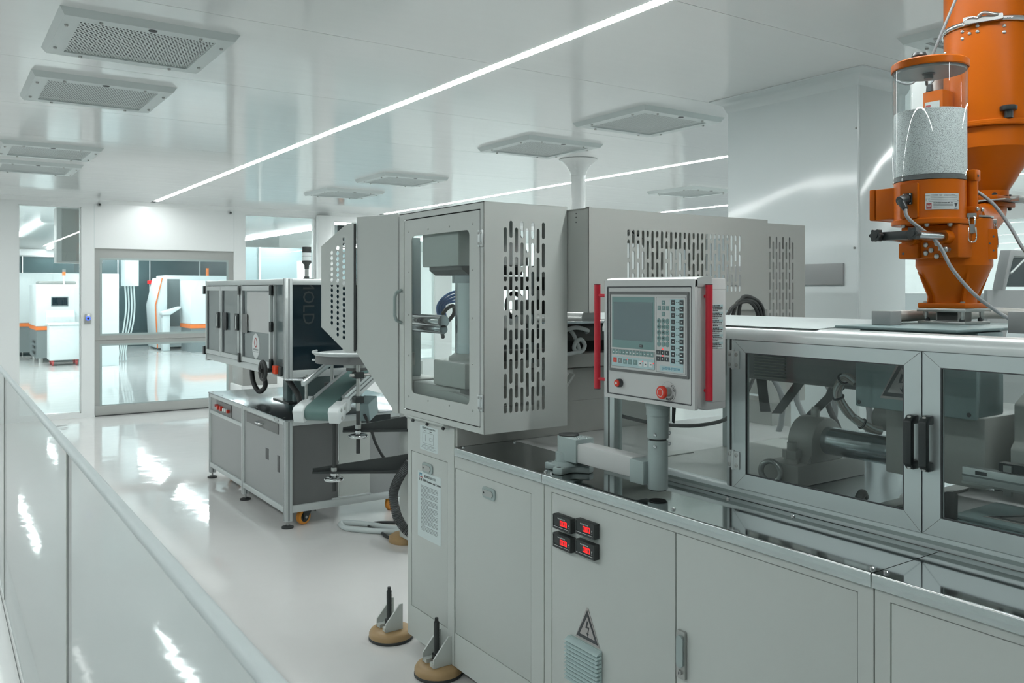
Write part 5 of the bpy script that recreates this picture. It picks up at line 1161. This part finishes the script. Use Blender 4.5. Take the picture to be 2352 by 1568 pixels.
obj('throat_flange', B().box(HX-.062, HY-.055, 1.897, HX+.062, HY+.055, 1.912), 'orange', dh, bev=.002)
obj('gate_plate', B().box(HX-.08, HY-.09, 1.892, HX+.08, HY+.06, 1.8965), 'zinc', dh)
obj('gate_grip', B().box(HX-.04, HY-.115, 1.887, HX+.04, HY-.085, 1.906), 'zinc', dh, bev=.003)
obj('lower_flange', B().box(HX-.062, HY-.055, 1.876, HX+.062, HY+.055, 1.8915), 'orange', dh, bev=.002)
screwheads('flange_bolt', [(HX+a*.05, HY+c*.042, 1.912) for a in (-1, 1) for c in (-1, 1)], (0, 0, 1), .008, .008, dh, 'black', 10)
screwheads('flange_bolt', [(HX+a*.05, HY+c*.042, 1.876) for a in (-1, 1) for c in (-1, 1)], (0, 0, -1), .006, .010, dh, 'black', 10)
obj('outlet_pipe', B().tube([(HX, HY, 1.876), (HX-.02, HY-.005, 1.85), (HX-.12, HY-.03, 1.825), (HX-.28, HY-.07, 1.822)], .052, 24), 'orange', dh)
mb = obj('motor_box', B().box(2.74, 1.505, 2.02, 2.84, 1.575, 2.262), 'orange', dh, bev=.006)
obj('box_bracket', B().box(2.78, 1.47, 2.05, 2.86, 1.55, 2.20), 'orange', dh)
obj('rating_plate', B().box(2.7385, 1.515, 2.145, 2.7398, 1.565, 2.225), 'alul', mb); obj('plate_mark', B().box(2.738, 1.545, 2.195, 2.7384, 1.562, 2.215), 'inkr', mb)
b = B()
for k in range(4): b.box(2.738, 1.518, 2.152+k*.010, 2.7384, 1.56-.006*(k % 2), 2.156+k*.010)
obj('plate_text', b, 'inkg', mb, kind='stuff')
obj('cable_gland', B().cyl((2.75, 1.555, 2.262), (2.75, 1.555, 2.285), .012, 8, .010), 'ink', mb)
obj('cable', B().tube([(2.75, 1.555, 2.285), (2.76, 1.545, 2.31), (2.74, 1.56, 2.33), (2.70, 1.59, 2.29), (2.67, 1.62, 2.30), (2.68, 1.63, 2.34), (2.66, 1.57, 2.36)], .004, 8), 'hoseg', mb)
obj('white_control_box', B().box(2.85, 1.592, 1.95, 2.96, 1.69, 2.345), 'offwhite', dh, bev=.02, seg=3)
obj('cable', B().tube([(2.60, 1.48, 2.25), (2.56, 1.45, 2.30), (2.613, 1.40, 2.488), (2.66, 1.37, 2.62), (2.69, 1.35, 2.715)], .0045, 8), 'cabled', dh)

# small things on the machine top
tag(obj('cover_block', B().box(2.254, 1.391, 1.4995, 2.312, 1.449, 1.540), 'greym', bev=.0015), 'small square grey block on the machine top, left of the orange loader', 'block')
tag(obj('cover_block', B().box(2.285, .96, 1.4895, 2.37, 1.085, 1.545), 'greym', bev=.0015), 'small grey block on the machine top at the right edge of the picture', 'block')
tag(obj('grey_pipe', B().tube([(2.313, 1.43, 1.522), (2.42, 1.475, 1.52), (2.56, 1.47, 1.521), (2.68, 1.42, 1.523), (2.78, 1.34, 1.527), (2.80, 1.2, 1.52), (2.75, 1.08, 1.517)], .0175, 14), 'cast'), 'grey pipe running behind the loader foot on the machine top', 'pipe')
tb = thing('top_blanket', 'grey insulated cover on the machine top at the right edge', 'cover', (2.45, .6, 1.4895))
obj('cover', B().prism([(2.10, 1.4895), (2.12, 1.496), (2.40, 1.498), (2.75, 1.496), (2.75, 1.4895)], 'y', .2, .955), 'blanket', tb)

# ------------------------------------------------------------------ bottle inspection machine
IX, IY0, IY1, IX1 = 1.95, 5.548, 7.46, 3.12
im = thing('inspection_machine', 'aluminium-framed bottle inspection cabinet with grey doors on a wheeled table', 'machine', (2.5, 6.5, 0))
pw = .05
def bar(x0, y0, z0, x1, y1, z1, name='profile', m='alul'):
    return obj(name, B().box(x0, y0, z0, x1, y1, z1), m, im, bev=.003)
for (x, y) in ((IX, IY0), (IX, 6.48), (IX, IY1-pw), (IX1-pw, IY0), (IX1-pw, IY1-pw)):
    p = bar(x, y, .045, x+pw, y+pw, .722, 'leg')
    obj('leg_groove', B().box(x-.0008, y+.02, .05, x+.001, y+.03, .715).box(x+.02, y-.0008, .05, x+.03, y+.001, .715), 'inkg', p)
    obj('foot_stem', B().cyl((x+.025, y+.025, .015), (x+.025, y+.025, .045), .008, 10), 'zinc', p)
    obj('foot_disc', B().lathe((x+.025, y+.025, 0), [(.04, 0), (.04, .01), (.018, .018)], 20), 'rubber', p)
for y0, y1 in ((IY0+pw, 6.48), (6.53, IY1-pw)):
    bar(IX, y0, .67 if False else .692, IX+pw, y1, .722); bar(IX, y0, .10, IX+pw, y1, .14)
bar(IX+pw, IY0, .685, IX1-pw, IY0+pw, .722); bar(IX+pw, IY0, .10, IX1-pw, IY0+pw, .15); bar(IX+.33, IY0-.006, .15, IX+.62, IY0+.01, .162, 'profile_cap')
bar(IX1-pw, IY0+pw, .68, IX1, IY1-pw, .722); bar(IX, 6.53, .555, IX+pw, IY1-pw, .585)
obj('table_top', B().box(IX-.004, IY0-.004, .7225, IX1+.004, IY1+.004, .731), 'steelb', im, bev=.001)
screwheads('table_screw', [(IX+.03, IY0+.1+.3*k, .731) for k in range(7)]+[(IX+.3, IY0+.04, .731), (IX+.7, IY0+.04, .731)], (0, 0, 1), .007, .003, im, 'chrome', 8)
obj('lower_panel', B().box(IX+.012, 6.53, .14, IX+.02, IY1-pw, .555), 'greym', im)
obj('switch_panel', B().box(IX+.012, 6.53, .585, IX+.02, IY1-pw, .692), 'greym', im)
sp_ = obj('switch_plate', B().box(IX+.006, 6.81, .588, IX+.012, 7.24, .682), 'greyd', im)
for k, (y, m, r) in enumerate([(7.15, 'redcap', .018), (7.07, 'redcap', .021), (6.985, 'white', .014), (6.93, 'white', .014), (6.87, 'redcap', .014)]):
    obj('push_button', B().cyl((IX-.015, y, .632), (IX+.006, y, .632), r, 14), m, sp_, bev=.002)
obj('twin_knob', B().cyl((IX-.02, 7.19, .645), (IX+.006, 7.19, .645), .012, 12), 'inkr', sp_)
obj('door_panel', B().box(IX+.012, 5.60, .14, IX+.02, 6.48, .692), 'greym', im)
dp = obj('keyboard_drawer', B().box(IX+.007, 5.715, .610, IX+.012, 6.42, .680), 'greyd', im); obj('drawer_grip', B().tube([(IX+.006, 6.13, .645), (IX-.022, 6.12, .645), (IX-.022, 6.02, .645), (IX+.006, 6.01, .645)], .006, 8), 'chrome', dp)
obj('slot_grip', B().box(IX+.010, 5.925, .40, IX+.0125, 5.985, .478), 'black', im); obj('slot_grip', B().box(IX+.010, 5.70, .352, IX+.0125, 5.735, .465), 'black', im)
text('rail_mark', 'V . L . M', .03, face_x(IX-.0035, 5.72, .708), 'ink', im)
obj('side_panel', B().box(IX+pw, IY0+.015, .15, 2.333, IY0+.022, .685), 'greyd', im)
obj('side_panel_light', B().box(2.335, IY0+.004, .165, 2.566, IY0+.012, .69), 'grey', im)
obj('side_panel', B().box(2.57, IY0+.015, .15, IX1-pw, IY0+.022, .685), 'greym', im)
obj('black_trim', B().box(2.50, IY0-.012, .665, 2.72, IY0-.001, .71), 'black', im)
obj('rear_panel', B().box(IX+.02, IY1-.03, .14, IX1-.02, IY1-.02, .69), 'greym', im)
lab_ = obj('type_plate', B().box(2.83, IY0+.009, .53, 2.95, IY0+.0145, .58), 'black', im); obj('type_lines', B().box(2.86, IY0+.007, .56, 2.94, IY0+.0088, .567), 'white', lab_)
def caster(x, y, a):
    T = Matrix.Translation((x, y, 0)) @ Matrix.Rotation(a, 4, 'Z')
    def TB():
        b = B(); b.T = T; return b
    t = obj('caster', TB().box(-.055, -.04, .132, .055, .04, .147), 'black', im, bev=.004)
    obj('caster_fork', TB().prism([(-.05, .131), (.045, .131), (.02, .08), (-.012, .035), (-.035, .03), (-.045, .055)], 'y', -.03, -.024).prism([(-.05, .131), (.045, .131), (.02, .08), (-.012, .035), (-.035, .03), (-.045, .055)], 'y', .024, .03).cyl((0, 0, .12), (0, 0, .133), .03, 16), 'black', t, bev=.002)
    obj('caster_tyre', TB().cyl((-.025, -.018, .052), (-.025, .018, .052), .052, 28), 'caster', t, bev=.006)
    obj('caster_hub', TB().cyl((-.025, -.0205, .052), (-.025, .0205, .052), .034, 20), 'black', t)
    obj('axle_nut', TB().cyl((-.025, -.034, .052), (-.025, .034, .052), .010, 8), 'zinc', t)
    obj('brake_pedal', TB().prism([(.04, .11), (.075, .085), (.07, .07), (.035, .09)], 'y', -.02, .02), 'black', t, bev=.002)
caster(2.12, 5.615, .35); caster(2.78, 5.63, .6); caster(2.1, 7.3, 2.6); caster(2.95, 7.2, 1.2)
# upper cabinet
CZ0, CZ1, CX1 = 1.008, 1.676, 2.95
CY0, CY1 = 5.548, 7.56
for (x, y) in ((IX, CY0), (CX1-pw, CY0), (IX, CY1-pw), (CX1-pw, CY1-pw)):
    p = bar(x, y, CZ0-.012, x+pw, y+pw, CZ1+.004, 'cabinet_post'); obj('post_groove', B().box(x-.0008, y+.02, CZ0, x+.001, y+.03, CZ1).box(x+.02, y-.0008, CZ0, x+.03, y+.001, CZ1), 'inkg', p)
for z0, z1 in ((CZ0, CZ0+.05), (CZ1-.04, CZ1)):
    bar(IX, CY0+pw, z0, IX+pw, CY1-pw, z1, 'cabinet_rail'); bar(IX+pw, CY0, z0, CX1-pw, CY0+pw, z1, 'cabinet_rail')
    bar(CX1-pw, CY0+pw, z0, CX1, CY1-pw, z1, 'cabinet_rail'); bar(IX+pw, CY1-pw, z0, CX1-pw, CY1, z1, 'cabinet_rail')
bar(IX, 5.775, CZ0+.05, IX+pw, 5.805, CZ1-.04, 'cabinet_post'); 
obj('roof', B().box(IX+.02, CY0+.02, CZ1-.02, CX1-.02, CY1-.02, CZ1-.012), 'grey', im)
obj('floor_plate', B().box(IX+.02, CY0+.02, CZ0+.01, CX1-.02, CY1-.02, CZ0+.018), 'greyd', im)
obj('dark_side_pane', B().box(IX+pw, CY0+.018, CZ0+.05, CX1-pw, CY0+.024, CZ1-.04), 'darkglass', im)
obj('rear_side_pane', B().box(IX+pw, CY1-.024, CZ0+.05, CX1-pw, CY1-.018, CZ1-.04), 'darkglass', im)
obj('corner_pane', B().box(IX+.016, CY0+pw, CZ0+.05, IX+.022, 5.775, CZ1-.04), 'tintdoor', im)
def idoor(y0, y1, m, gl, gx):
    w = .035; d = obj('cabinet_door', plate(rect(y0, CZ0+.055, y1, CZ1-.045), [rect(y0+w, CZ0+.055+w, y1-w, CZ1-.045-w)], .02, frame_mat((IX-.004, 0, 0), (0, 1, 0), (0, 0, 1))), 'alul', im, bev=.002)
    obj('door_pane', B().box(IX-.002, y0+w-.003, CZ0+.052+w, IX+.004, y1-w+.003, CZ1-.042-w), m, d)
    obj('door_seal', B().box(IX-.004, y1-w-.022, CZ0+.09, IX-.0022, y1-w-.003, CZ1-.08), 'ink', d)
    return d
i1 = idoor(7.05, 7.50, 'tintdoor', 0, 0); i2 = idoor(6.545, 7.045, 'tintdoor', 0, 0); i3 = idoor(5.81, 6.50, 'tintdoor', 0, 0)
bar(IX, 6.505, CZ0+.05, IX+pw, 6.54, CZ1-.04, 'cabinet_post')
for y, z in ((7.53, 1.60), (7.53, 1.085), (6.52, 1.60), (6.52, 1.085), (5.79, 1.60), (5.79, 1.345), (5.79, 1.085)):
    obj('door_hinge', B().box(IX-.026, y-.022, z-.035, IX-.013, y-.002, z+.035).box(IX-.026, y+.002, z-.035, IX-.0005, y+.022, z+.035), 'black', im, bev=.003)
for y, d in ((7.09, i1), (6.56, i2)):
    hq = obj('door_handle', B().prism([(y-.03, 1.29), (y+.04, 1.29), (y+.04, 1.42), (y-.03, 1.42)], 'x', IX-.032, IX-.0145), 'black', d, bev=.004); obj('handle_grip', B().box(IX-.036, y-.015, 1.305, IX-.0325, y, 1.405), 'white', hq)
obj('lock_plate', B().box(IX-.018, 6.87, 1.28, IX-.0142, 6.97, 1.42), 'ink', i2); obj('lock_plate', B().box(IX-.018, 6.33, 1.28, IX-.0142, 6.46, 1.42), 'greyd', i3)
obj('paper_sheet', B().box(IX-.0052, 5.85, 1.295, IX-.003, 6.37, 1.585), 'offwhite', i3)
ov = obj('oval_logo', plate([(.082*math.cos(2*PI*i/40), .092*math.sin(2*PI*i/40)) for i in range(40)], [], .001, face_x(IX-.003, 6.165, 1.192)), 'white', i3)
obj('logo_ring', plate([(.034*math.cos(2*PI*i/32), .036*math.sin(2*PI*i/32)) for i in range(32)], [[(.022*math.cos(2*PI*i/32), .027*math.sin(2*PI*i/32)) for i in range(32)]], .001, face_x(IX-.004, 6.165, 1.217)), 'inkr', ov)
text('logo_word', 'OPTOMECH', .021, face_x(IX-.004, 6.165, 1.165), 'inkg', ov)
obj('logo_line', B().box(IX-.0042, 6.11, 1.148, IX-.0036, 6.22, 1.152), 'inkg', ov)
text('door_text', 'Bottle Inspection System', .030, face_x(IX-.003, 6.165, 1.085), 'white', i3)
# dark pane lettering, turned on its side
t_ = text('pane_lettering', 'MOLD', .115, frame_mat((2.115, CY0+.0165, 1.525), (0, 0, -1), (1, 0, 0)), 'black', im)
# hand wheel and orange switch under the door
hw = obj('hand_wheel', B().torus((IX-.07, 5.80, 1.045), .062, .013, (1, 0, 0), 32, 10), 'rubber', im)
obj('wheel_spoke', B().box(IX-.078, 5.788, .985, IX-.062, 5.812, 1.105).cyl((IX-.09, 5.80, 1.045), (IX, 5.80, 1.045), .016, 14), 'rubber', hw); obj('wheel_nut', B().cyl((IX-.098, 5.80, 1.045), (IX-.09, 5.80, 1.045), .008, 8), 'chrome', hw)
obj('orange_switch', B().box(IX-.035, 5.655, 1.03, IX-.001, 5.715, 1.085), 'orangeb', im, bev=.004); obj('black_switch', B().box(IX-.02, 5.59, 1.02, IX-.001, 5.64, 1.085), 'black', im, bev=.006); obj('switch_bolt', B().cyl((IX-.03, 5.735, 1.07), (IX-.001, 5.735, 1.07), .012, 10), 'chrome', im)
# lift column and cables between cabinet and table
obj('lift_column', B().box(2.30, 6.35, .7315, 2.62, 6.60, CZ0+.0095).box(2.265, 6.40, .7315, 2.2999, 6.44, CZ0+.0095), 'bluegrey', im, bev=.004)
obj('column_socket', B().box(2.24, 6.30, .7312, 2.68, 6.66, .742), 'black', im)
for pts, m in (([(2.02, 5.75, CZ0), (2.05, 5.72, .95), (2.10, 5.70, .86), (2.12, 5.70, .735)], 'rubber'), ([(2.50, 6.0, CZ0), (2.50, 6.0, .85), (2.47, 6.0, .735)], 'bluegrey'), ([(2.1, 6.75, CZ0), (2.10, 6.72, .88), (2.13, 6.66, .80), (2.16, 6.6, .86), (2.13, 6.64, CZ0)], 'rubber')):
    obj('cable_conduit', B().tube(pts, .019, 12), m, im)
# stack light
obj('lamp_foot', B().cyl((2.27, 6.0, CZ1-.012), (2.27, 6.0, 1.70), .018, 16), 'rubber', im); obj('lamp_stem', B().cyl((2.27, 6.0, 1.70), (2.27, 6.0, 1.755), .014, 16), 'zinc', im)
obj('lamp_neck', B().lathe((2.27, 6.0, 1.755), [(.016, 0), (.018, .03), (.034, .045), (.034, .06), (.030, .062)], 24), 'rubber', im)
obj('lamp_lens', B().cyl((2.27, 6.0, 1.817), (2.27, 6.0, 1.847), .032, 24), 'lampw', im); obj('lamp_band', B().cyl((2.27, 6.0, 1.847), (2.27, 6.0, 1.851), .031, 24), 'greyd', im); obj('lamp_lens', B().cyl((2.27, 6.0, 1.851), (2.27, 6.0, 1.875), .032, 24), 'lampw', im)
obj('lamp_cap', B().cyl((2.27, 6.0, 1.875), (2.27, 6.0, 1.917), .033, 24), 'rubber', im, bev=.002)
tag(obj('packing_box', B().box(2.45, 8.6, 0, 3.1, 9.2, .30).box(2.6, 8.7, .30, 3.0, 9.1, .62), 'wall', bev=.006), 'white low block behind the inspection machine, by the roller door', 'block')
tag(obj('beige_case', B().box(2.62, 8.72, .62, 2.98, 9.08, .95), 'pvc', bev=.006), 'beige metal case standing behind the inspection cabinet', 'case')

# ------------------------------------------------------------------ outfeed conveyor and its stand
CD = Vector((.7207, .6928, .237)).normalized(); CN = Vector((CD.y, -CD.x, 0)).normalized(); CO = Vector((1.955, 4.955, .848))
TC = Matrix.Translation(CO) @ Matrix((CD, -CN, CD.cross(-CN))).transposed().to_4x4() @ Matrix.Diagonal((1, -1, 1, 1))
def CB():
    b = B(); b.T = TC; return b
cv = thing('conveyor', 'narrow conveyor with a green belt and white end caps before the inspection cabinet', 'conveyor', tuple(CO))
LEN = .70; rr = .046
prof = [(rr*math.sin(a)*-1, rr*math.cos(a)) for a in [PI*i/10 for i in range(11)]]
loop = [(p[0], p[1]) for p in prof]+[(LEN, -rr), (LEN, rr)]
bb = CB(); n = len(loop)
poly = [(x, z) for x, z in loop]
obj('belt', bb.prism(poly, 'y', -.078, .078), 'belt', cv, ang=50)
for s in (-1, 1):
    obj('side_profile', CB().box(.16, s*.081, -.035, LEN, s*.105, .052), 'alul', cv, bev=.003)
    obj('profile_groove', CB().box(.16, s*.1052, -.006, LEN, s*.106, .004).box(.16, s*.1052, .024, LEN, s*.106, .032), 'inkg', cv)
    obj('end_cap', CB().prism([(-.052, -.046), (-.058, -.02), (-.058, .03), (-.04, .05), (.09, .05), (.09, .02), (.04, -.048)], 'y', s*.080, s*.150), 'lampw', cv, bev=.006)
    obj('adjuster_block', CB().box(.092, s*.107, -.035, .16, s*.140, .048), 'lampw', cv, bev=.003)
    screwheads('cap_screw', [tuple(TC @ Vector((x, s*.150, z))) for x, z in ((-.01, .025), (-.01, -.025), (.04, .02))], tuple(CN*s), .012, .004, cv, 'zinc', 10)
obj('guide_rail', CB().box(.05, -.128, .150, .72, -.100, .184), 'alul', cv, bev=.006)
for sx, sy in ((.10, -.132), (.50, -.132)):
    p = TC @ Vector((sx, sy, 0)); vz = Vector((0, 0, 1))
    po = obj('rail_post', B().cyl(p-vz*.03, p+vz*.20, .010, 12), 'zinc', cv)
    c = B(); c.T = Matrix.Translation(p) @ Matrix((Vector((CD.x, CD.y, 0)).normalized(), -CN, vz)).transposed().to_4x4()
    c.box(-.02, -.03, -.03, .02, .05, .02); obj('post_clamp', c, 'black', po, bev=.006)
    obj('rod_clamp', B().box(p.x-.018, p.y-.018, p.z+.15, p.x+.018, p.y+.018, p.z+.186), 'black', po, bev=.004)
    obj('cross_rod', B().cyl(p+vz*.167-CN*.14, p+vz*.167+CN*.03, .008, 10), 'chrome', po)
obj('drive_motor', CB().box(.30, .107, -.17, .46, .20, -.05), 'bluegrey', cv, bev=.008)
cs = thing('conveyor_stand', 'black bracket arms with threaded rods and chrome handwheels left of the machine end', 'stand', (2.47, 4.72, 0))
obj('stand_post', B().box(2.43, 4.64, .05, 2.55, 4.82, .84), 'grey', cs, bev=.004)
obj('stand_pad', B().lathe((2.49, 4.86, 0), [(.10, 0), (.103, .01), (.10, .035), (.08, .048), (.03, .05)], 28), 'padb', cs)
def arm(p_in, p_tip, z0, h_in, h_tip):
    a = Vector(p_in); c = Vector(p_tip); u = (c-a); L_ = u.length; T = frame_mat((a.x, a.y, z0), u, (0, 0, 1))
    o = obj('bracket_arm', plate([(0, 0), (L_, 0), (L_, h_tip), (0, h_in)], [], .012, T), 'blackm', cs, bev=.002)
    T2 = frame_mat((a.x, a.y, z0), u, (-u.y, u.x, 0)); obj('arm_foot', plate([(0, -.05), (L_, -.03), (L_, .03), (0, .05)], [], .012, T2), 'blackm', o, bev=.002)
arm((2.43, 4.68, 0), (1.925, 4.985, 0), .487, .105, .022)
arm((2.47, 4.70, 0), (2.085, 4.90, 0), .735, .09, .02)
def rod(x, y, z0, z1, zw, chrome_top=None):
    r = obj('threaded_rod', B().cyl((x, y, z0), (x, y, z1), .0125, 14), 'rubber', cs)
    obj('hand_wheel', B().torus((x, y, zw), .052, .010, (0, 0, 1), 32, 10).lathe((x, y, zw), [(.02, .012), (.022, .035), (.012, .04)], 16).box(x-.05, y-.008, zw-.004, x+.05, y+.008, zw+.008).box(x-.008, y-.05, zw-.004, x+.008, y+.05, zw+.008), 'chrome', r)
    obj('rod_nut', B().cyl((x, y, zw+.045), (x, y, zw+.07), .02, 6), 'zinc', r)
rod(2.03, 4.905, .37, .79, .445); rod(2.155, 4.83, .60, .86, .705)
obj('clamp_rod', B().cyl((2.155, 4.83, .86), (2.155, 4.83, 1.16), .012, 14), 'zinc', cs)
for z in (1.08, .93): obj('rod_clamp', B().box(2.125, 4.80, z-.02, 2.185, 4.86, z+.02), 'black', cs, bev=.006)
obj('clamp_screw', B().cyl((2.10, 4.83, 1.08), (2.34, 4.80, 1.08), .010, 12), 'zinc', cs)
# turntable seen between cabinet and guard
tt = thing('turntable', 'round turntable disc between dark glass cabinet and perforated guard', 'turntable', (2.5, 5.1, 0))
obj('disc', B().lathe((2.23, 5.03, 1.143), [(.02, 0), (.255, 0), (.255, .05), (.02, .05)], 48), 'greyd', tt)
obj('disc_top', B().lathe((2.23, 5.03, 1.1935), [(.02, 0), (.262, 0), (.262, .008), (.02, .008)], 48), 'alul', tt)
obj('rim_guide', B().tube([(2.23+.268*math.cos(a), 5.03+.268*math.sin(a), 1.21) for a in [PI*(.75+.09*i) for i in range(12)]], .008, 8), 'alul', tt)
obj('hub', B().cyl((2.23, 5.03, 1.11), (2.23, 5.03, 1.1425), .08, 20), 'zinc', tt)
obj('support', B().box(2.72, 5.20, .05, 2.80, 5.28, 1.11), 'grey', tt); obj('support_foot', B().box(2.68, 5.1, 0, 2.84, 5.4, .05), 'greyd', tt); obj('support_arm', B().prism([(2.20, 4.99), (2.78, 5.20), (2.76, 5.28), (2.18, 5.07)], 'z', 1.085, 1.1095), 'greyd', tt)
# cables and hoses on the floor beside the machine end
tag(obj('white_hose', B().tube([(2.60, 4.95, .018), (2.48, 5.20, .018), (2.40, 5.34, .018), (2.30, 5.42, .018), (2.27, 5.30, .018), (2.36, 5.16, .018), (2.52, 5.0, .018), (2.66, 4.82, .018)], .018, 12), 'hosew'), 'white hose looped on the floor beside the tan levelling foot', 'hose')
tag(obj('black_cable', B().tube([(2.62, 5.25, .010), (2.50, 5.32, .010), (2.42, 5.25, .010), (2.44, 5.12, .010), (2.42, 4.98, .010), (2.46, 4.80, .010), (2.55, 4.62, .010)], .010, 10), 'rubber'), 'black cable curling on the floor through the white hose loop', 'cable')
b = B(); pth = spline([Vector(p) for p in [(2.40, 4.62, .55), (2.35, 4.66, .46), (2.32, 4.68, .36), (2.33, 4.66, .24), (2.37, 4.62, .15), (2.43, 4.56, .10)]], 12)
for i in range(len(pth)-1): b.torus(pth[i], .027, .0034, pth[i+1]-pth[i], 14, 5)
sh = thing('spiral_hose', 'black spiral-ribbed conduit curving down beside the end cabinet', 'hose', (2.36, 4.64, .10))
obj('spiral_rib', b, 'rubber', sh)
obj('hose_core', B().tube(pth, .0235, 12, smooth=0), 'hoseg', sh)
tag(obj('black_cable', B().tube([(2.30, 5.06, .80), (2.33, 5.02, .70), (2.36, 5.0, .60), (2.42, 4.96, .50), (2.56, 4.90, .45)], .010, 8), 'rubber'), 'black cable drooping from the conveyor past the second bracket arm', 'cable')

# ------------------------------------------------------------------ grey machine in the right background
bm_ = thing('side_machine', 'light grey machine with a raised lid in the background at the right edge', 'machine', (5.7, 2.5, 0))
obj('body', plate([(5.13, 0), (6.6, 0), (6.6, 1.60), (5.13, 1.60)], [[(5.35, 1.18), (5.35, 1.33), (5.40, 1.42), (5.48, 1.45), (6.4, 1.45), (6.4, 1.18)]], .02, frame_mat((0, 2.56, 0), (1, 0, 0), (0, 0, 1))), 'greym', bm_)
obj('body_box', B().box(5.13, 2.60, 0, 6.6, 3.6, 1.58), 'farwhite', bm_)
obj('inner_bench', B().box(5.36, 2.575, 1.18, 6.39, 2.595, 1.30), 'fargrey', bm_)
obj('lid_frame', B().prism([(5.20, 1.60), (5.24, 1.60), (5.34, 1.80), (6.5, 1.80), (6.5, 1.84), (5.30, 1.84)], 'y', 2.5, 2.56), 'greym', bm_, bev=.004)
obj('lid_glass', B().box(5.34, 2.57, 1.62, 6.5, 2.575, 1.80), 'darkglass', bm_)
obj('gas_strut', B().cyl((5.28, 2.49, 1.70), (5.46, 2.49, 1.79), .006, 10), 'alul', bm_)
